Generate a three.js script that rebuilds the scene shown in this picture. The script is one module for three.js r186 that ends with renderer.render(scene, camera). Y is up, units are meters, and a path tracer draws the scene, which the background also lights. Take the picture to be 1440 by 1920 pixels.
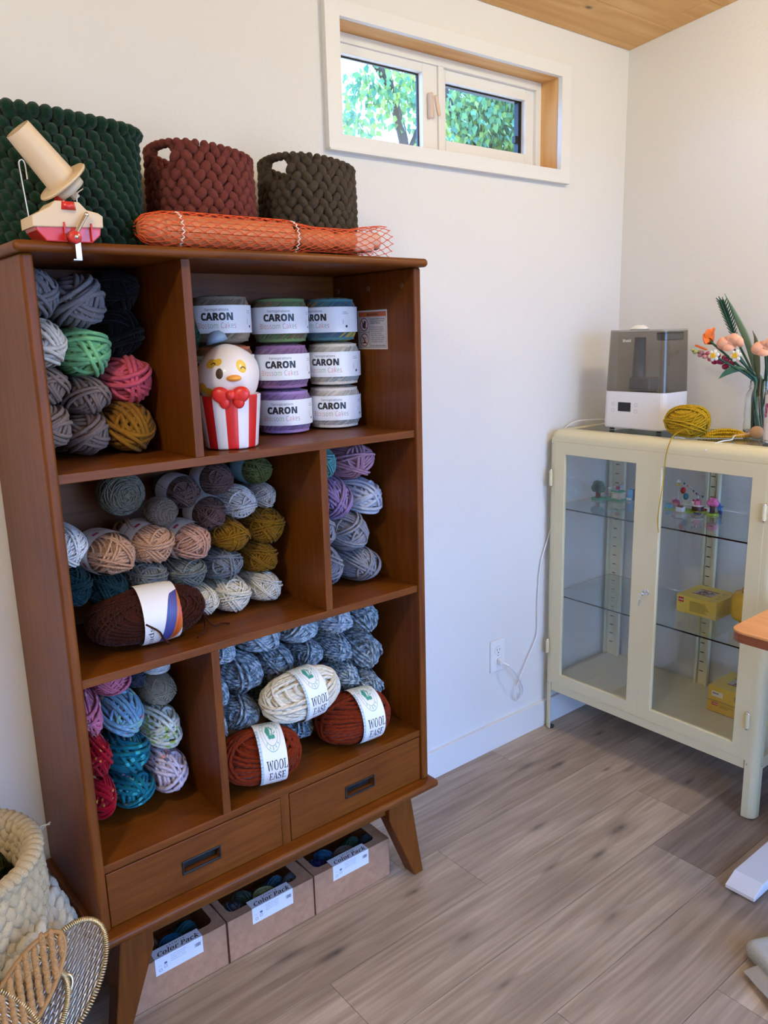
import * as THREE from 'three';
import { mergeGeometries, mergeVertices } from 'three/addons/utils/BufferGeometryUtils.js';
import { RoundedBoxGeometry } from 'three/addons/geometries/RoundedBoxGeometry.js';

// ---------------------------------------------------------------- camera, sky, sun, exposure
const scene = new THREE.Scene();
const camera = new THREE.PerspectiveCamera(65.34, 1440 / 1920, 0.05, 200);
camera.position.set(0.14693, 1.47327, 1.81659);
camera.setRotationFromMatrix(new THREE.Matrix4().makeBasis(
  new THREE.Vector3(0.775679, -0.025837, 0.630598),
  new THREE.Vector3(0.157936, 0.975318, -0.154311),
  new THREE.Vector3(-0.611047, 0.219290, 0.760614)));
scene.background = new THREE.Color().setRGB(3.1, 6.0, 12.9);          // clear daylight sky
const sun = new THREE.DirectionalLight(new THREE.Color().setRGB(1.0, 0.9, 0.72), 14);
sun.position.set(7.5, 13, -4.5); sun.target.position.set(1.9, 1, -1.5);
sun.castShadow = true; sun.shadow.mapSize.set(2048, 2048); sun.shadow.radius = 1.5;
Object.assign(sun.shadow.camera, { left: -12, right: 12, top: 12, bottom: -12, near: 1, far: 40 });
scene.add(sun, sun.target);
const renderer = new THREE.WebGLRenderer({ antialias: true });
renderer.toneMapping = THREE.LinearToneMapping;
renderer.toneMappingExposure = 0.93;
renderer.shadowMap.enabled = true;

// ---------------------------------------------------------------- helpers
function rand(seed) { let s = seed | 0; return () => { s = (s + 0x6d2b79f5) | 0; let t = Math.imul(s ^ (s >>> 15), 1 | s); t = (t + Math.imul(t ^ (t >>> 7), 61 | t)) ^ t; return ((t ^ (t >>> 14)) >>> 0) / 4294967296; }; }
const V = (x, y, z) => new THREE.Vector3(x, y, z);
const rgb = (r, g, b) => new THREE.Color().setRGB(r, g, b);
const lin = (c) => (c / 255 <= 0.04045 ? c / 255 / 12.92 : Math.pow((c / 255 + 0.055) / 1.055, 2.4));
const clamp = (x, a = 0, b = 1) => Math.min(b, Math.max(a, x));
const mix = (a, b, t) => a + (b - a) * t;
const smooth = (a, b, x) => { const t = clamp((x - a) / (b - a)); return t * t * (3 - 2 * t); };
// tiling value noise
function noiseGrid(seed) {
  const r = rand(seed), n = 64, g = new Float32Array(n * n); for (let i = 0; i < n * n; i++) g[i] = r();
  return (x, y, px = 64, py = 64) => {
    const xi = Math.floor(x), yi = Math.floor(y), fx = x - xi, fy = y - yi, sx = fx * fx * (3 - 2 * fx), sy = fy * fy * (3 - 2 * fy);
    const X0 = ((xi % px) + px) % px, X1 = (X0 + 1) % px, Y0 = ((yi % py) + py) % py, Y1 = (Y0 + 1) % py;
    const a = g[(Y0 % n) * n + (X0 % n)], b = g[(Y0 % n) * n + (X1 % n)], c = g[(Y1 % n) * n + (X0 % n)], d = g[(Y1 % n) * n + (X1 % n)];
    return (a + (b - a) * sx) * (1 - sy) + (c + (d - c) * sx) * sy;
  };
}
function dataTex(w, h, fn, srgb = true) {
  const d = new Uint8Array(w * h * 4), o = [0, 0, 0];
  for (let y = 0; y < h; y++) for (let x = 0; x < w; x++) { fn(x, y, o); const i = (y * w + x) * 4; d[i] = clamp(o[0], 0, 255); d[i + 1] = clamp(o[1], 0, 255); d[i + 2] = clamp(o[2], 0, 255); d[i + 3] = 255; }
  const t = new THREE.DataTexture(d, w, h); t.magFilter = THREE.LinearFilter; t.minFilter = THREE.LinearMipmapLinearFilter; t.generateMipmaps = true;
  t.wrapS = t.wrapT = THREE.RepeatWrapping; if (srgb) t.colorSpace = THREE.SRGBColorSpace; t.needsUpdate = true; return t;
}
function canvasTex(w, h, draw) {
  const c = document.createElement('canvas'); c.width = w; c.height = h; const g = c.getContext('2d'); draw(g, w, h);
  const t = new THREE.CanvasTexture(c); t.colorSpace = THREE.SRGBColorSpace; t.anisotropy = 4; return t;
}
const mat = (color, roughness = 0.6, more = {}) => new THREE.MeshPhysicalMaterial({ color, roughness, ...more });
// names, tags
const taken = new Map();
function numbered(name) { const n = taken.get(name) ?? 0; taken.set(name, n + 1); return n ? name + '_' + String(n).padStart(3, '0') : name; }
function tag(o, label, category, group) { o.userData.label = label; o.userData.category = category; if (group) o.userData.group = group; return o; }
function lit(o) { o.castShadow = o.receiveShadow = true; return o; }
function thing(name, label, category, pos = [0, 0, 0], group) { const o = new THREE.Group(); o.name = numbered(name); o.position.set(...pos); scene.add(o); return tag(o, label, category, group); }
function obj(name, geos, material, parent) {
  const g = Array.isArray(geos) ? (geos.length > 1 ? join(geos) : geos[0]) : geos;
  const m = lit(new THREE.Mesh(g, material)); m.name = parent ? name : numbered(name); (parent ?? scene).add(m); return m;
}
function struct(name, geos, material) { const m = obj(name, geos, material); m.userData.kind = 'structure'; return m; }
function structGroup(name) { const o = new THREE.Group(); o.name = name; o.userData.kind = 'structure'; scene.add(o); return o; }
function join(list) {
  const col = list.some((g) => g.attributes.color);
  const l = list.map((g) => { const n = g.index ? g.toNonIndexed() : g; for (const k of Object.keys(n.attributes)) if (!['position', 'normal', 'uv', 'color'].includes(k)) n.deleteAttribute(k);
    if (!n.attributes.uv) n.setAttribute('uv', new THREE.BufferAttribute(new Float32Array(n.attributes.position.count * 2), 2));
    if (col && !n.attributes.color) n.setAttribute('color', new THREE.BufferAttribute(new Float32Array(n.attributes.position.count * 3).fill(1), 3)); n.groups = []; return n; });
  return mergeGeometries(l, false);
}
// box between two corners; uv in metres with u along the grain axis
function boxUV(g, grain = 0, ou = 0, ov = 0) {
  const p = g.attributes.position, n = g.attributes.normal, uv = new Float32Array(p.count * 2);
  for (let i = 0; i < p.count; i++) {
    const a = [Math.abs(n.getX(i)), Math.abs(n.getY(i)), Math.abs(n.getZ(i))], c = [p.getX(i), p.getY(i), p.getZ(i)];
    const m = a[0] > a[1] && a[0] > a[2] ? 0 : a[1] > a[2] ? 1 : 2;
    let u = grain, v = 3 - m - grain; if (m === grain) { u = (m + 1) % 3; v = (m + 2) % 3; }
    uv[i * 2] = c[u] + ou; uv[i * 2 + 1] = c[v] + ov;
  }
  g.setAttribute('uv', new THREE.BufferAttribute(uv, 2)); return g;
}
function bx(x0, x1, y0, y1, z0, z1, r = 0.0015, grain = 0, ou = 0, ov = 0) {
  const w = x1 - x0, h = y1 - y0, d = z1 - z0;
  let g = r > 0 ? new RoundedBoxGeometry(w, h, d, 1, Math.min(r, w / 2.01, h / 2.01, d / 2.01)) : new THREE.BoxGeometry(w, h, d);
  g.translate((x0 + x1) / 2, (y0 + y1) / 2, (z0 + z1) / 2); return boxUV(g, grain, ou, ov);
}
function cyl(r0, r1, h, n = 24, open = false) { return new THREE.CylinderGeometry(r1, r0, h, n, 1, open); }
function at(g, x, y, z, rx = 0, ry = 0, rz = 0) { if (rx || ry || rz) g.applyMatrix4(new THREE.Matrix4().makeRotationFromEuler(new THREE.Euler(rx, ry, rz, 'YXZ'))); return g.translate(x, y, z); }
function between(g, a, b) { // a unit-height y cylinder moved to run from a to b
  const d = b.clone().sub(a), q = new THREE.Quaternion().setFromUnitVectors(V(0, 1, 0), d.clone().normalize()); g.scale(1, d.length(), 1); g.applyQuaternion(q); const m = a.clone().add(b).multiplyScalar(0.5); return g.translate(m.x, m.y, m.z);
}
const rod = (a, b, r, n = 10, r2 = r) => between(new THREE.CylinderGeometry(r2, r, 1, n), a, b);
function tube(pts, r, seg = 40, n = 8, closed = false) { return new THREE.TubeGeometry(new THREE.CatmullRomCurve3(pts.map((p) => (p.isVector3 ? p : V(...p))), closed, 'catmullrom', 0.5), seg, r, n, closed); }
function lathe(pts, n = 32) { return new THREE.LatheGeometry(pts.map((p) => new THREE.Vector2(p[0], p[1])), n); }
function extr(pts, depth, bevel = 0, holes = []) {
  const s = new THREE.Shape(pts.map((p) => new THREE.Vector2(p[0], p[1]))); for (const h of holes) s.holes.push(new THREE.Path(h.map((p) => new THREE.Vector2(p[0], p[1]))));
  return new THREE.ExtrudeGeometry(s, { depth, steps: 1, bevelEnabled: bevel > 0, bevelThickness: bevel, bevelSize: bevel, bevelSegments: 2, curveSegments: 8 });
}
function roundRect(x0, x1, y0, y1, r, n = 5) {
  const o = []; for (const [cx, cy, a] of [[x1 - r, y1 - r, 0], [x0 + r, y1 - r, 1], [x0 + r, y0 + r, 2], [x1 - r, y0 + r, 3]]) for (let i = 0; i <= n; i++) { const t = (a + i / n) * Math.PI / 2; o.push([cx + r * Math.cos(t), cy + r * Math.sin(t)]); } return o;
}
// ---------------------------------------------------------------- wood, paint and fibre textures
function grainTex(seed, w, h, dark, light, o = {}) {
  const n1 = noiseGrid(seed), n2 = noiseGrid(seed + 1), n3 = noiseGrid(seed + 2), { fine = 40, long = 3, mott = 0.35, knots = [], rings = 0, ringAmp = 0.3, fineAmp = 0.45 } = o;
  return dataTex(w, h, (x, y, c) => {
    const u = x / w, v = y / h; let wob = (n1(u * 4, v * 3, 4, 3) - 0.5) * 0.12, kd = 0;
    let vv = v + wob * 0.4;
    for (const [ku, kv, kr, ks] of knots) { const du = (u - ku) * o.aspect, dv = v - kv, d = Math.sqrt(du * du * 0.07 + dv * dv) / kr; const f = Math.exp(-d * d * 1.1); vv += f * 0.07 * Math.sign(dv || 1); const irr = n2(u * 60, v * 9, 60, 9); kd += Math.exp(-d * d * (4 + 6 * irr)) * ks * (0.55 + 0.7 * irr); }
    const f1 = n2(u * long * 2, vv * fine, long * 2, fine), f2 = n3(u * long * 6, vv * fine * 2.3, long * 6, Math.round(fine * 2.3) % 64 || 64), m = n1(u * 5, v * 2.5 + 7, 5, 64) * 0.6 + n3(u * 11, v * 6, 11, 6) * 0.4;
    const rg = rings ? 0.5 + 0.5 * Math.sin((vv + wob * 1.5) * rings) : 0.5;
    const t = clamp(0.5 + (f1 - 0.5) * fineAmp * 1.3 + (f2 - 0.5) * fineAmp * 0.7 + (m - 0.5) * mott * 2 + (rg - 0.5) * ringAmp);
    for (let i = 0; i < 3; i++) c[i] = mix(dark[i], light[i], t) * (1 - 0.6 * clamp(kd));
  });
}
function rep(t, sx, sy) { t.repeat.set(1 / sx, 1 / sy); return t; }
const paintBump = (() => { const a = noiseGrid(5), b = noiseGrid(6); return rep(dataTex(256, 256, (x, y, c) => { const v = 255 * (0.5 * a(x / 4, y / 4, 64, 64) + 0.5 * b(x / 8, y / 8, 32, 32)); c[0] = c[1] = c[2] = v; }, false), 0.3, 0.3); })();
const M = {
  wall: mat(rgb(0.76, 0.745, 0.72), 0.85, { bumpMap: paintBump, bumpScale: 0.0005 }),
  trim: mat(rgb(0.78, 0.775, 0.765), 0.45),
  vinyl: mat(rgb(0.8, 0.8, 0.79), 0.4),
  wood: mat(0xffffff, 0.42, { map: rep(grainTex(11, 1024, 1024, [88, 43, 6], [130, 72, 16], { fine: 60, long: 4, mott: 0.3, fineAmp: 0.35 }), 0.9, 0.45), specularIntensity: 0.55 }),
  pine: mat(0xffffff, 0.6, { map: rep(grainTex(21, 1024, 512, [206, 150, 84], [238, 194, 130], { fine: 22, long: 2, mott: 0.2, fineAmp: 0.3, rings: 60, ringAmp: 0.25, aspect: 6, knots: [[0.3, 0.4, 0.05, 1], [0.8, 0.7, 0.04, 1], [0.62, 0.2, 0.035, 1]] }), 1.6, 0.5) }),
  desk: mat(0xffffff, 0.45, { map: rep(grainTex(31, 1024, 512, [196, 128, 74], [226, 164, 104], { fine: 50, long: 3, mott: 0.2, fineAmp: 0.35 }), 1.2, 0.5) }),
  deskEdge: mat(0xffffff, 0.5, { map: rep(grainTex(33, 512, 128, [118, 62, 36], [150, 86, 52], { fine: 30, long: 4, mott: 0.2 }), 0.8, 0.1) }),
  cab: mat(rgb(0.68, 0.63, 0.42), 0.42),
  cabTop: mat(rgb(0.60, 0.565, 0.40), 0.3),
  chrome: mat(rgb(0.72, 0.72, 0.72), 0.2, { metalness: 1 }),
  black: mat(rgb(0.012, 0.012, 0.014), 0.45),
  blackMetal: mat(rgb(0.02, 0.022, 0.024), 0.35, { metalness: 0.4 }),
  white: mat(rgb(0.8, 0.8, 0.8), 0.4),
  glass: new THREE.MeshPhysicalMaterial({ color: rgb(0.985, 0.99, 0.985), roughness: 0.0, transmission: 1, thickness: 0, ior: 1.45 }),
  dark: mat(rgb(0.03, 0.02, 0.015), 0.9),
};
// ---------------------------------------------------------------- the room shell
const XR = 2.7504, XLW = -1.62, ZF = 3.05, CH = 2.4037, SL = 0.1063, SA = Math.atan(SL);
const WIN = { x0: 1.49, x1: 2.373, y0: 1.979, y1: 2.258 };
struct('wall_back', [bx(XLW - 0.15, WIN.x0 - 0.012, -0.1, 2.6, -0.16, 0, 0, 0), bx(WIN.x1 + 0.012, XR + 0.15, -0.1, 2.6, -0.16, 0, 0, 0), bx(WIN.x0 - 0.012, WIN.x1 + 0.012, -0.1, WIN.y0 - 0.012, -0.16, 0, 0, 0), bx(WIN.x0 - 0.012, WIN.x1 + 0.012, WIN.y1 + 0.012, 2.6, -0.16, 0, 0, 0)], M.wall);
struct('wall_right', bx(XR, XR + 0.15, -0.1, 3.0, 0, ZF + 0.15, 0, 2), M.wall);
struct('wall_left', bx(XLW - 0.15, XLW, -0.1, 3.0, 0, ZF + 0.15, 0, 2), M.wall);
const DOOR = { x0: 0.38, x1: 2.58, y1: 2.12 };
struct('wall_front', [bx(XLW, DOOR.x0, -0.1, 3.0, ZF, ZF + 0.15, 0), bx(DOOR.x1, XR, -0.1, 3.0, ZF, ZF + 0.15, 0), bx(DOOR.x0, DOOR.x1, DOOR.y1, 3.0, ZF, ZF + 0.15, 0)], M.wall);
// floor of staggered laminate planks, 195 mm wide
const floor = structGroup('floor');
obj('subfloor', bx(XLW - 0.1, XR + 0.1, -0.12, -0.0085, -0.1, ZF + 0.1, 0), M.dark, floor);
{
  const tones = [[[136, 119, 104], [184, 166, 148]], [[130, 113, 98], [176, 157, 140]], [[142, 125, 110], [192, 174, 156]], [[108, 94, 84], [152, 134, 120]], [[138, 121, 107], [182, 164, 147]]];
  const kn = [[[0.18, 0.45, 0.11, 0.9], [0.3, 0.62, 0.1, 0.8], [0.42, 0.35, 0.07, 0.6], [0.72, 0.5, 0.09, 0.5]], [[0.55, 0.3, 0.1, 0.8], [0.62, 0.65, 0.12, 0.9], [0.86, 0.45, 0.08, 0.7]], [[0.2, 0.5, 0.08, 0.5], [0.85, 0.4, 0.09, 0.8]], [[0.5, 0.5, 0.08, 0.3]], [[0.35, 0.55, 0.1, 0.6], [0.4, 0.3, 0.06, 0.8], [0.75, 0.6, 0.1, 0.7]]];
  const mats = tones.map(([d, l], i) => mat(0xffffff, 0.5, { map: grainTex(60 + i * 7, 1024, 192, d, l, { fine: 26, long: 3, mott: 0.4, fineAmp: 0.42, aspect: 6, knots: kn[i].map(([a, b, c, d]) => [a, b, c * 1.2, d * 0.85]), rings: i % 2 ? 18 : 0, ringAmp: 0.2 }) }));
  const P = 0.1955, Z0 = 0.104, L = 1.22, butt = { 0: 2.061, 1: 2.62, 2: 1.531, 3: 2.23, 4: 2.024, 5: 1.345, 6: 1.67 };
  const r = rand(9); let count = 0;
  for (let row = 0; row < 16; row++) {
    const z0 = Math.max(0.002, Z0 + (row - 1) * P), z1 = Math.min(ZF, Z0 + row * P); if (z0 >= ZF - 0.01) break;
    let x = (butt[row] ?? XLW + r() * L) ; while (x > XLW) x -= L;
    for (; x < XR; x += L) {
      const a = Math.max(x, XLW), b = Math.min(x + L, XR); if (b - a < 0.02) continue;
      const g = new THREE.BoxGeometry(b - a - 0.0012, 0.0085, z1 - z0 - 0.0012); g.translate((a + b) / 2, -0.0043, (z0 + z1) / 2);
      const p = g.attributes.position, uv = g.attributes.uv, fl = r() < 0.5, dark = row === 4 && a > 1.9; const k = dark ? 3 : [0, 1, 2, 4][Math.floor(r() * 4)];
      for (let i = 0; i < p.count; i++) { let u = (p.getX(i) - x) / L, v = (p.getZ(i) - (Z0 + (row - 1) * P)) / P; uv.setXY(i, fl ? 1 - u : u, v); }
      const m = obj('plank', g, mats[k], floor); count++;
    }
  }
}
// ceiling of V-groove boards rising towards the room's front
const ceil = structGroup('ceiling');
{
  const W = 0.1715, n = Math.ceil((ZF + 0.1) / Math.cos(SA) / W), r = rand(4);
  const prof = (a, b) => extr([[a + 0.0005, 0.018], [a + 0.0005, 0.003], [a + 0.0035, 0], [b - 0.0035, 0], [b - 0.0005, 0.003], [b - 0.0005, 0.018]], 1);
  const yAt = (z) => CH + SL * z;
  for (let i = 0; i < n; i++) {
    const cuts = [XLW, i % 3 === 1 ? 2.66 : 0.3 + 1.6 * r(), XR];
    for (let k = 0; k < 2; k++) {
      const a = cuts[k], b = cuts[k + 1], g = prof(i * W, (i + 1) * W); // profile in (along slope, up), extruded along x
      g.applyMatrix4(new THREE.Matrix4().set(0, 0, b - a - 0.001, a, 0, 1, 0, 0, 1, 0, 0, 0, 0, 0, 0, 1)); g.computeVertexNormals(); boxUV(g, 0, r() * 3, r() * 2);
      if (g.index === null) { const p = g.attributes.position; for (let t = 0; t < p.count; t += 3) for (const nm of ['position', 'uv', 'normal']) { const q = g.attributes[nm], s = q.itemSize; for (let c = 0; c < s; c++) { const A = t * s + c, B = (t + 1) * s + c, tmp = q.array[A]; q.array[A] = q.array[B]; q.array[B] = tmp; } } g.computeVertexNormals(); }
      g.rotateX(-SA); g.translate(0, CH, 0); obj('board', g, M.pine, ceil);
    }
  }
  const addedSlab = new THREE.BoxGeometry(XR - XLW + 0.9, 0.14, ZF + 1.1); addedSlab.rotateX(-SA); addedSlab.translate((XR + XLW) / 2, yAt(ZF / 2) + 0.095, ZF / 2); obj('added_roof_slab', addedSlab, M.trim, ceil);  // unseen roof slab with eaves, added to block sky and sun light
}
// skirting boards
struct('baseboard_back', [bx(XLW, XR, 0, 0.1, 0, 0.014, 0.0015)], M.trim);
struct('baseboard_right', [bx(XR - 0.014, XR, 0, 0.1, 0.014, ZF, 0.0015)], M.trim);
struct('baseboard_left', [bx(XLW, XLW + 0.014, 0, 0.1, 0.014, ZF, 0.0015)], M.trim);
// sliding clerestory window with pine-lined reveal and white casing
{
  const w = structGroup('window_1'), { x0, x1, y0, y1 } = WIN, cw = 0.0455, t = 0.018;
  const mitre = (pts) => extr(pts, t, 0);
  const c0 = x0 - cw, c1 = x1 + cw, d0 = y0 - cw + 0.008, d1 = y1 + cw - 0.009;
  obj('casing', mitre([[c0, d1], [x0, y1], [x1, y1], [c1, d1]].reverse()), M.trim, w); obj('casing', mitre([[c0, d0], [x0, y0], [x0, y1], [c0, d1]].reverse()), M.trim, w);
  obj('casing', mitre([[c1, d0], [c1, d1], [x1, y1], [x1, y0]]), M.trim, w); obj('casing', mitre([[c0, d0], [c1, d0], [x1, y0], [x0, y0]]), M.trim, w);
  obj('reveal_board', bx(x0 - 0.012, x1 + 0.012, y1, y1 + 0.012, -0.16, 0.001, 0, 0, 0.2, 0.1), M.pine, w); obj('reveal_board', bx(x0 - 0.012, x1 + 0.012, y0 - 0.012, y0, -0.16, 0.001, 0, 0), M.pine, w);
  obj('reveal_board', bx(x1, x1 + 0.012, y0, y1, -0.16, 0.001, 0, 1, 0.3, 0.2), M.pine, w); obj('reveal_board', bx(x0 - 0.012, x0, y0, y1, -0.16, 0.001, 0, 1), M.pine, w);
  const a0 = x0, a1 = x1, b0 = y0, b1 = y1, F = (X0, X1, Y0, Y1, z0, z1, fx, fy, fx2 = fx, fy2 = fy) => [bx(X0, X0 + fx, Y0, Y1, z0, z1, 0.002), bx(X1 - fx2, X1, Y0, Y1, z0, z1, 0.002), bx(X0 + fx, X1 - fx2, Y1 - fy2, Y1, z0, z1, 0.002), bx(X0 + fx, X1 - fx2, Y0, Y0 + fy, z0, z1, 0.002)];
  obj('frame', [...F(a0, a1, b0, b1, -0.135, -0.068, 0.022, 0.012, 0.024, 0.025), bx(1.912, 1.934, b0, b1, -0.135, -0.07, 0.002)], M.vinyl, w);
  const s1 = obj('sash', F(a0 + 0.02, 1.912, b0 + 0.01, b1 - 0.024, -0.1, -0.076, 0.036, 0.012, 0.058, 0.025), M.vinyl, w);
  obj('glazing_bead', F(a0 + 0.056, 1.854, b0 + 0.022, b1 - 0.049, -0.104, -0.094, 0.004, 0.004), M.blackMetal, s1);
  obj('pane', bx(a0 + 0.054, 1.856, b0 + 0.02, b1 - 0.047, -0.1, -0.096, 0), M.glass, s1);
  obj('latch', [bx(1.87, 1.882, 2.085, 2.155, -0.077, -0.058, 0.004), at(bx(-0.006, 0.006, -0.028, 0.028, -0.004, 0.004, 0.003), 1.892, 2.12, -0.054, 0, 0, 0.25)], mat(rgb(0.72, 0.55, 0.44), 0.5), s1);
  const s2 = obj('sash', F(1.93, a1 - 0.022, b0 + 0.011, b1 - 0.024, -0.13, -0.082, 0.022, 0.047, 0.04, 0.034), M.vinyl, w);
  obj('glazing_bead', [bx(2.296, 2.300, 2.037, 2.2, -0.118, -0.1, 0), bx(2.304, 2.312, 2.037, 2.2, -0.118, -0.1, 0), bx(1.952, 2.312, 2.195, 2.2, -0.118, -0.1, 0)], M.blackMetal, s2);
  obj('tilt_latch', bx(2.283, 2.296, 2.072, 2.094, -0.115, -0.1, 0.001), M.blackMetal, s2);
  obj('pane', bx(1.95, 2.312, 2.035, 2.203, -0.112, -0.108, 0), M.glass, s2);
  obj('sill_trim', bx(c0, c1, d0 - 0.004, d0 + 0.002, 0, t + 0.004, 0.001), M.trim, w);
}
// wide sliding glass door in the front wall, behind the viewer
{
  const w = structGroup('door_1'), n = 2, wd = (DOOR.x1 - DOOR.x0) / n;
  obj('frame', [bx(DOOR.x0, DOOR.x0 + 0.04, 0, DOOR.y1, ZF + 0.02, ZF + 0.12), bx(DOOR.x1 - 0.04, DOOR.x1, 0, DOOR.y1, ZF + 0.02, ZF + 0.12), bx(DOOR.x0, DOOR.x1, DOOR.y1 - 0.04, DOOR.y1, ZF + 0.02, ZF + 0.12), bx(DOOR.x0, DOOR.x1, 0, 0.03, ZF + 0.02, ZF + 0.12)], M.vinyl, w);
  for (let i = 0; i < n; i++) {
    const a = DOOR.x0 + 0.03 + i * (wd - 0.02), b = a + wd - 0.02, z = ZF + 0.04 + (i % 2) * 0.04;
    const leaf = obj('door_leaf', [bx(a, a + 0.06, 0.03, DOOR.y1 - 0.04, z, z + 0.03), bx(b - 0.06, b, 0.03, DOOR.y1 - 0.04, z, z + 0.03), bx(a + 0.06, b - 0.06, DOOR.y1 - 0.1, DOOR.y1 - 0.04, z, z + 0.03), bx(a + 0.06, b - 0.06, 0.03, 0.1, z, z + 0.03)], M.vinyl, w);
    obj('pane', bx(a + 0.06, b - 0.06, 0.1, DOOR.y1 - 0.1, z + 0.012, z + 0.016, 0), M.glass, leaf);
  }
}
// flush ceiling lamps, warm
function ceilingLamp(x, z, watts, label) {
  const y = CH + SL * z, t = thing('ceiling_lamp', label, 'ceiling lamp', [x, y, z], 'warm ceiling lamps'); t.rotation.x = -SA;
  obj('rim', lathe([[0, 0], [0.105, 0], [0.11, -0.006], [0.108, -0.03], [0.1, -0.034], [0.098, -0.026], [0, -0.026]], 40), M.trim, t);
  obj('diffuser', lathe([[0, -0.031], [0.06, -0.0308], [0.097, -0.028], [0.097, -0.026], [0, -0.026]], 40), mat(rgb(0.9, 0.85, 0.75), 0.6, { emissive: rgb(1, 0.9, 0.72), emissiveIntensity: 4 }), t);
  const l = new THREE.PointLight(rgb(1, 0.94, 0.72), watts, 0, 2); l.position.set(0, -0.09, 0); l.castShadow = true; l.shadow.radius = 4.5; t.add(l);
}
ceilingLamp(2.05, 1.35, 2.65, 'round warm ceiling lamp above the desk');
ceilingLamp(-0.35, 1.35, 3.6, 'round warm ceiling lamp above the crochet baskets');
// the ground and trees outside
struct('ground', at(new THREE.CylinderGeometry(60, 60, 0.1, 48), 0, -0.35, 0), mat(rgb(0.27, 0.25, 0.2), 1));
// ---------------------------------------------------------------- the stained bookcase
const BK = { xL: 0.5813, xR: 1.4384, s1: 1.2366, s2: 0.8363, s3: 0.4305, t: 0.018, zf: 0.337, D: 0.3453, top: 1.6404 };
{
  const b = thing('bookcase', 'tall stained wooden bookcase of open cubbies with two drawers and splayed legs', 'bookcase', [0, 0, 0]), W = M.wood, ov = 0.022;
  const nose = (x0, x1, y0, y1, z0, z1) => bx(x0, x1, y0, y1, z0, z1, 0.0085, 0, 0.3, 0.1);
  const ng = new RoundedBoxGeometry(0.925, 0.0195, 0.357, 4, 0.0096); ng.translate(1.0095, 1.6307, 0.1835); obj('top_board', boxUV(ng, 0, 0.1, 0.05), W, b);
  for (const s of [0, 1]) { const x0 = s ? BK.xR : BK.xL - ov, g = new RoundedBoxGeometry(ov, 1.337, BK.D - 0.006, 3, 0.006); g.translate(x0 + ov / 2, 0.9525, (BK.D + 0.006) / 2); obj('side_panel', boxUV(g, 1, s * 0.4, 0.13 * s), W, b); }
  const bk = [bx(BK.xL - 0.01, BK.xR + 0.01, 0.28, 1.625, 0.008, 0.016, 0, 0, 0.2, 0.3)]; obj('back_panel', bk, W, b);
  [[BK.s1, 0.1], [BK.s2, 0.33], [BK.s3, 0.21]].forEach(([y, o]) => obj('shelf', bx(BK.xL, BK.xR, y - BK.t, y, 0.016, BK.zf, 0.0012, 0, o, o * 2), W, b));
  obj('divider', bx(0.8535, 0.8725, BK.s1, 1.621, 0.016, BK.zf, 0.0012, 1, 0.1), W, b); obj('divider', bx(1.1545, 1.1735, BK.s2, BK.s1 - BK.t, 0.016, BK.zf, 0.0012, 1, 0.4), W, b); obj('divider', bx(0.853, 0.872, BK.s3, BK.s2 - BK.t, 0.016, BK.zf, 0.0012, 1, 0.6), W, b);
  obj('drawer_stile', bx(0.9998, 1.0228, 0.284, BK.s3 - BK.t, 0.016, BK.zf, 0.001, 1), W, b);
  for (const [x0, x1, hx0, hx1, o] of [[0.5848, 0.9975, 0.746, 0.838, 0], [1.0255, 1.4352, 1.187, 1.279, 0.37]]) {
    const y0 = 0.2875, y1 = 0.4088, hy0 = 0.331, hy1 = 0.3615;
    const g = extr([[x0, y0], [x1, y0], [x1, y1], [x0, y1]], 0.016, 0.0012, [[[hx0 + 0.003, hy0 + 0.003], [hx0 + 0.003, hy1 - 0.003], [hx1 - 0.003, hy1 - 0.003], [hx1 - 0.003, hy0 + 0.003]]]); g.translate(0, 0, BK.zf - 0.0165);
    const d = obj('drawer', boxUV(g, 0, o, o), W, b);
    const h = 0.0028, fr = extr([[hx0, hy0], [hx1, hy0], [hx1, hy1], [hx0, hy1]], 0.0025, 0.0008, [[[hx0 + h, hy0 + h], [hx0 + h, hy1 - h], [hx1 - h, hy1 - h], [hx1 - h, hy0 + h]]]); fr.translate(0, 0, BK.zf);
    obj('handle', [fr, bx(hx0 + 0.001, hx0 + 0.004, hy0, hy1, BK.zf - 0.016, BK.zf + 0.001, 0), bx(hx1 - 0.004, hx1 - 0.001, hy0, hy1, BK.zf - 0.016, BK.zf + 0.001, 0), bx(hx0, hx1, hy1 - 0.004, hy1 - 0.001, BK.zf - 0.016, BK.zf + 0.001, 0), bx(hx0, hx1, hy0 + 0.001, hy0 + 0.004, BK.zf - 0.016, BK.zf + 0.001, 0), bx(hx0, hx1, hy0, hy1, BK.zf - 0.019, BK.zf - 0.015, 0)], M.blackMetal, d);
    obj('drawer_box', [bx(x0 + 0.01, x0 + 0.022, y0, y1 - 0.02, 0.03, BK.zf - 0.0168, 0, 2), bx(x1 - 0.022, x1 - 0.01, y0, y1 - 0.02, 0.03, BK.zf - 0.0168, 0, 2), bx(x0 + 0.022, x1 - 0.022, y0, y0 + 0.006, 0.03, BK.zf - 0.0168, 0)], M.pine, d);
  }
  const mg = new RoundedBoxGeometry(0.93, 0.0205, 0.366, 4, 0.009); mg.translate(1.0098, 0.2745, 0.19); obj('base_moulding', boxUV(mg, 0, 0.5, 0.2), W, b);
  for (const az of [0.305, 0.03]) obj('apron', bx(0.64, 1.36, 0.216, 0.2645, az, az + 0.018, 0.001, 0, 0.2), W, b);
  const leg = (pts, z0, z1) => { const g = extr(pts, z1 - z0 - 0.006, 0.003); g.translate(0, 0, z0 + 0.003); return boxUV(g, 1, pts[0][0], 0.2); };
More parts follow.
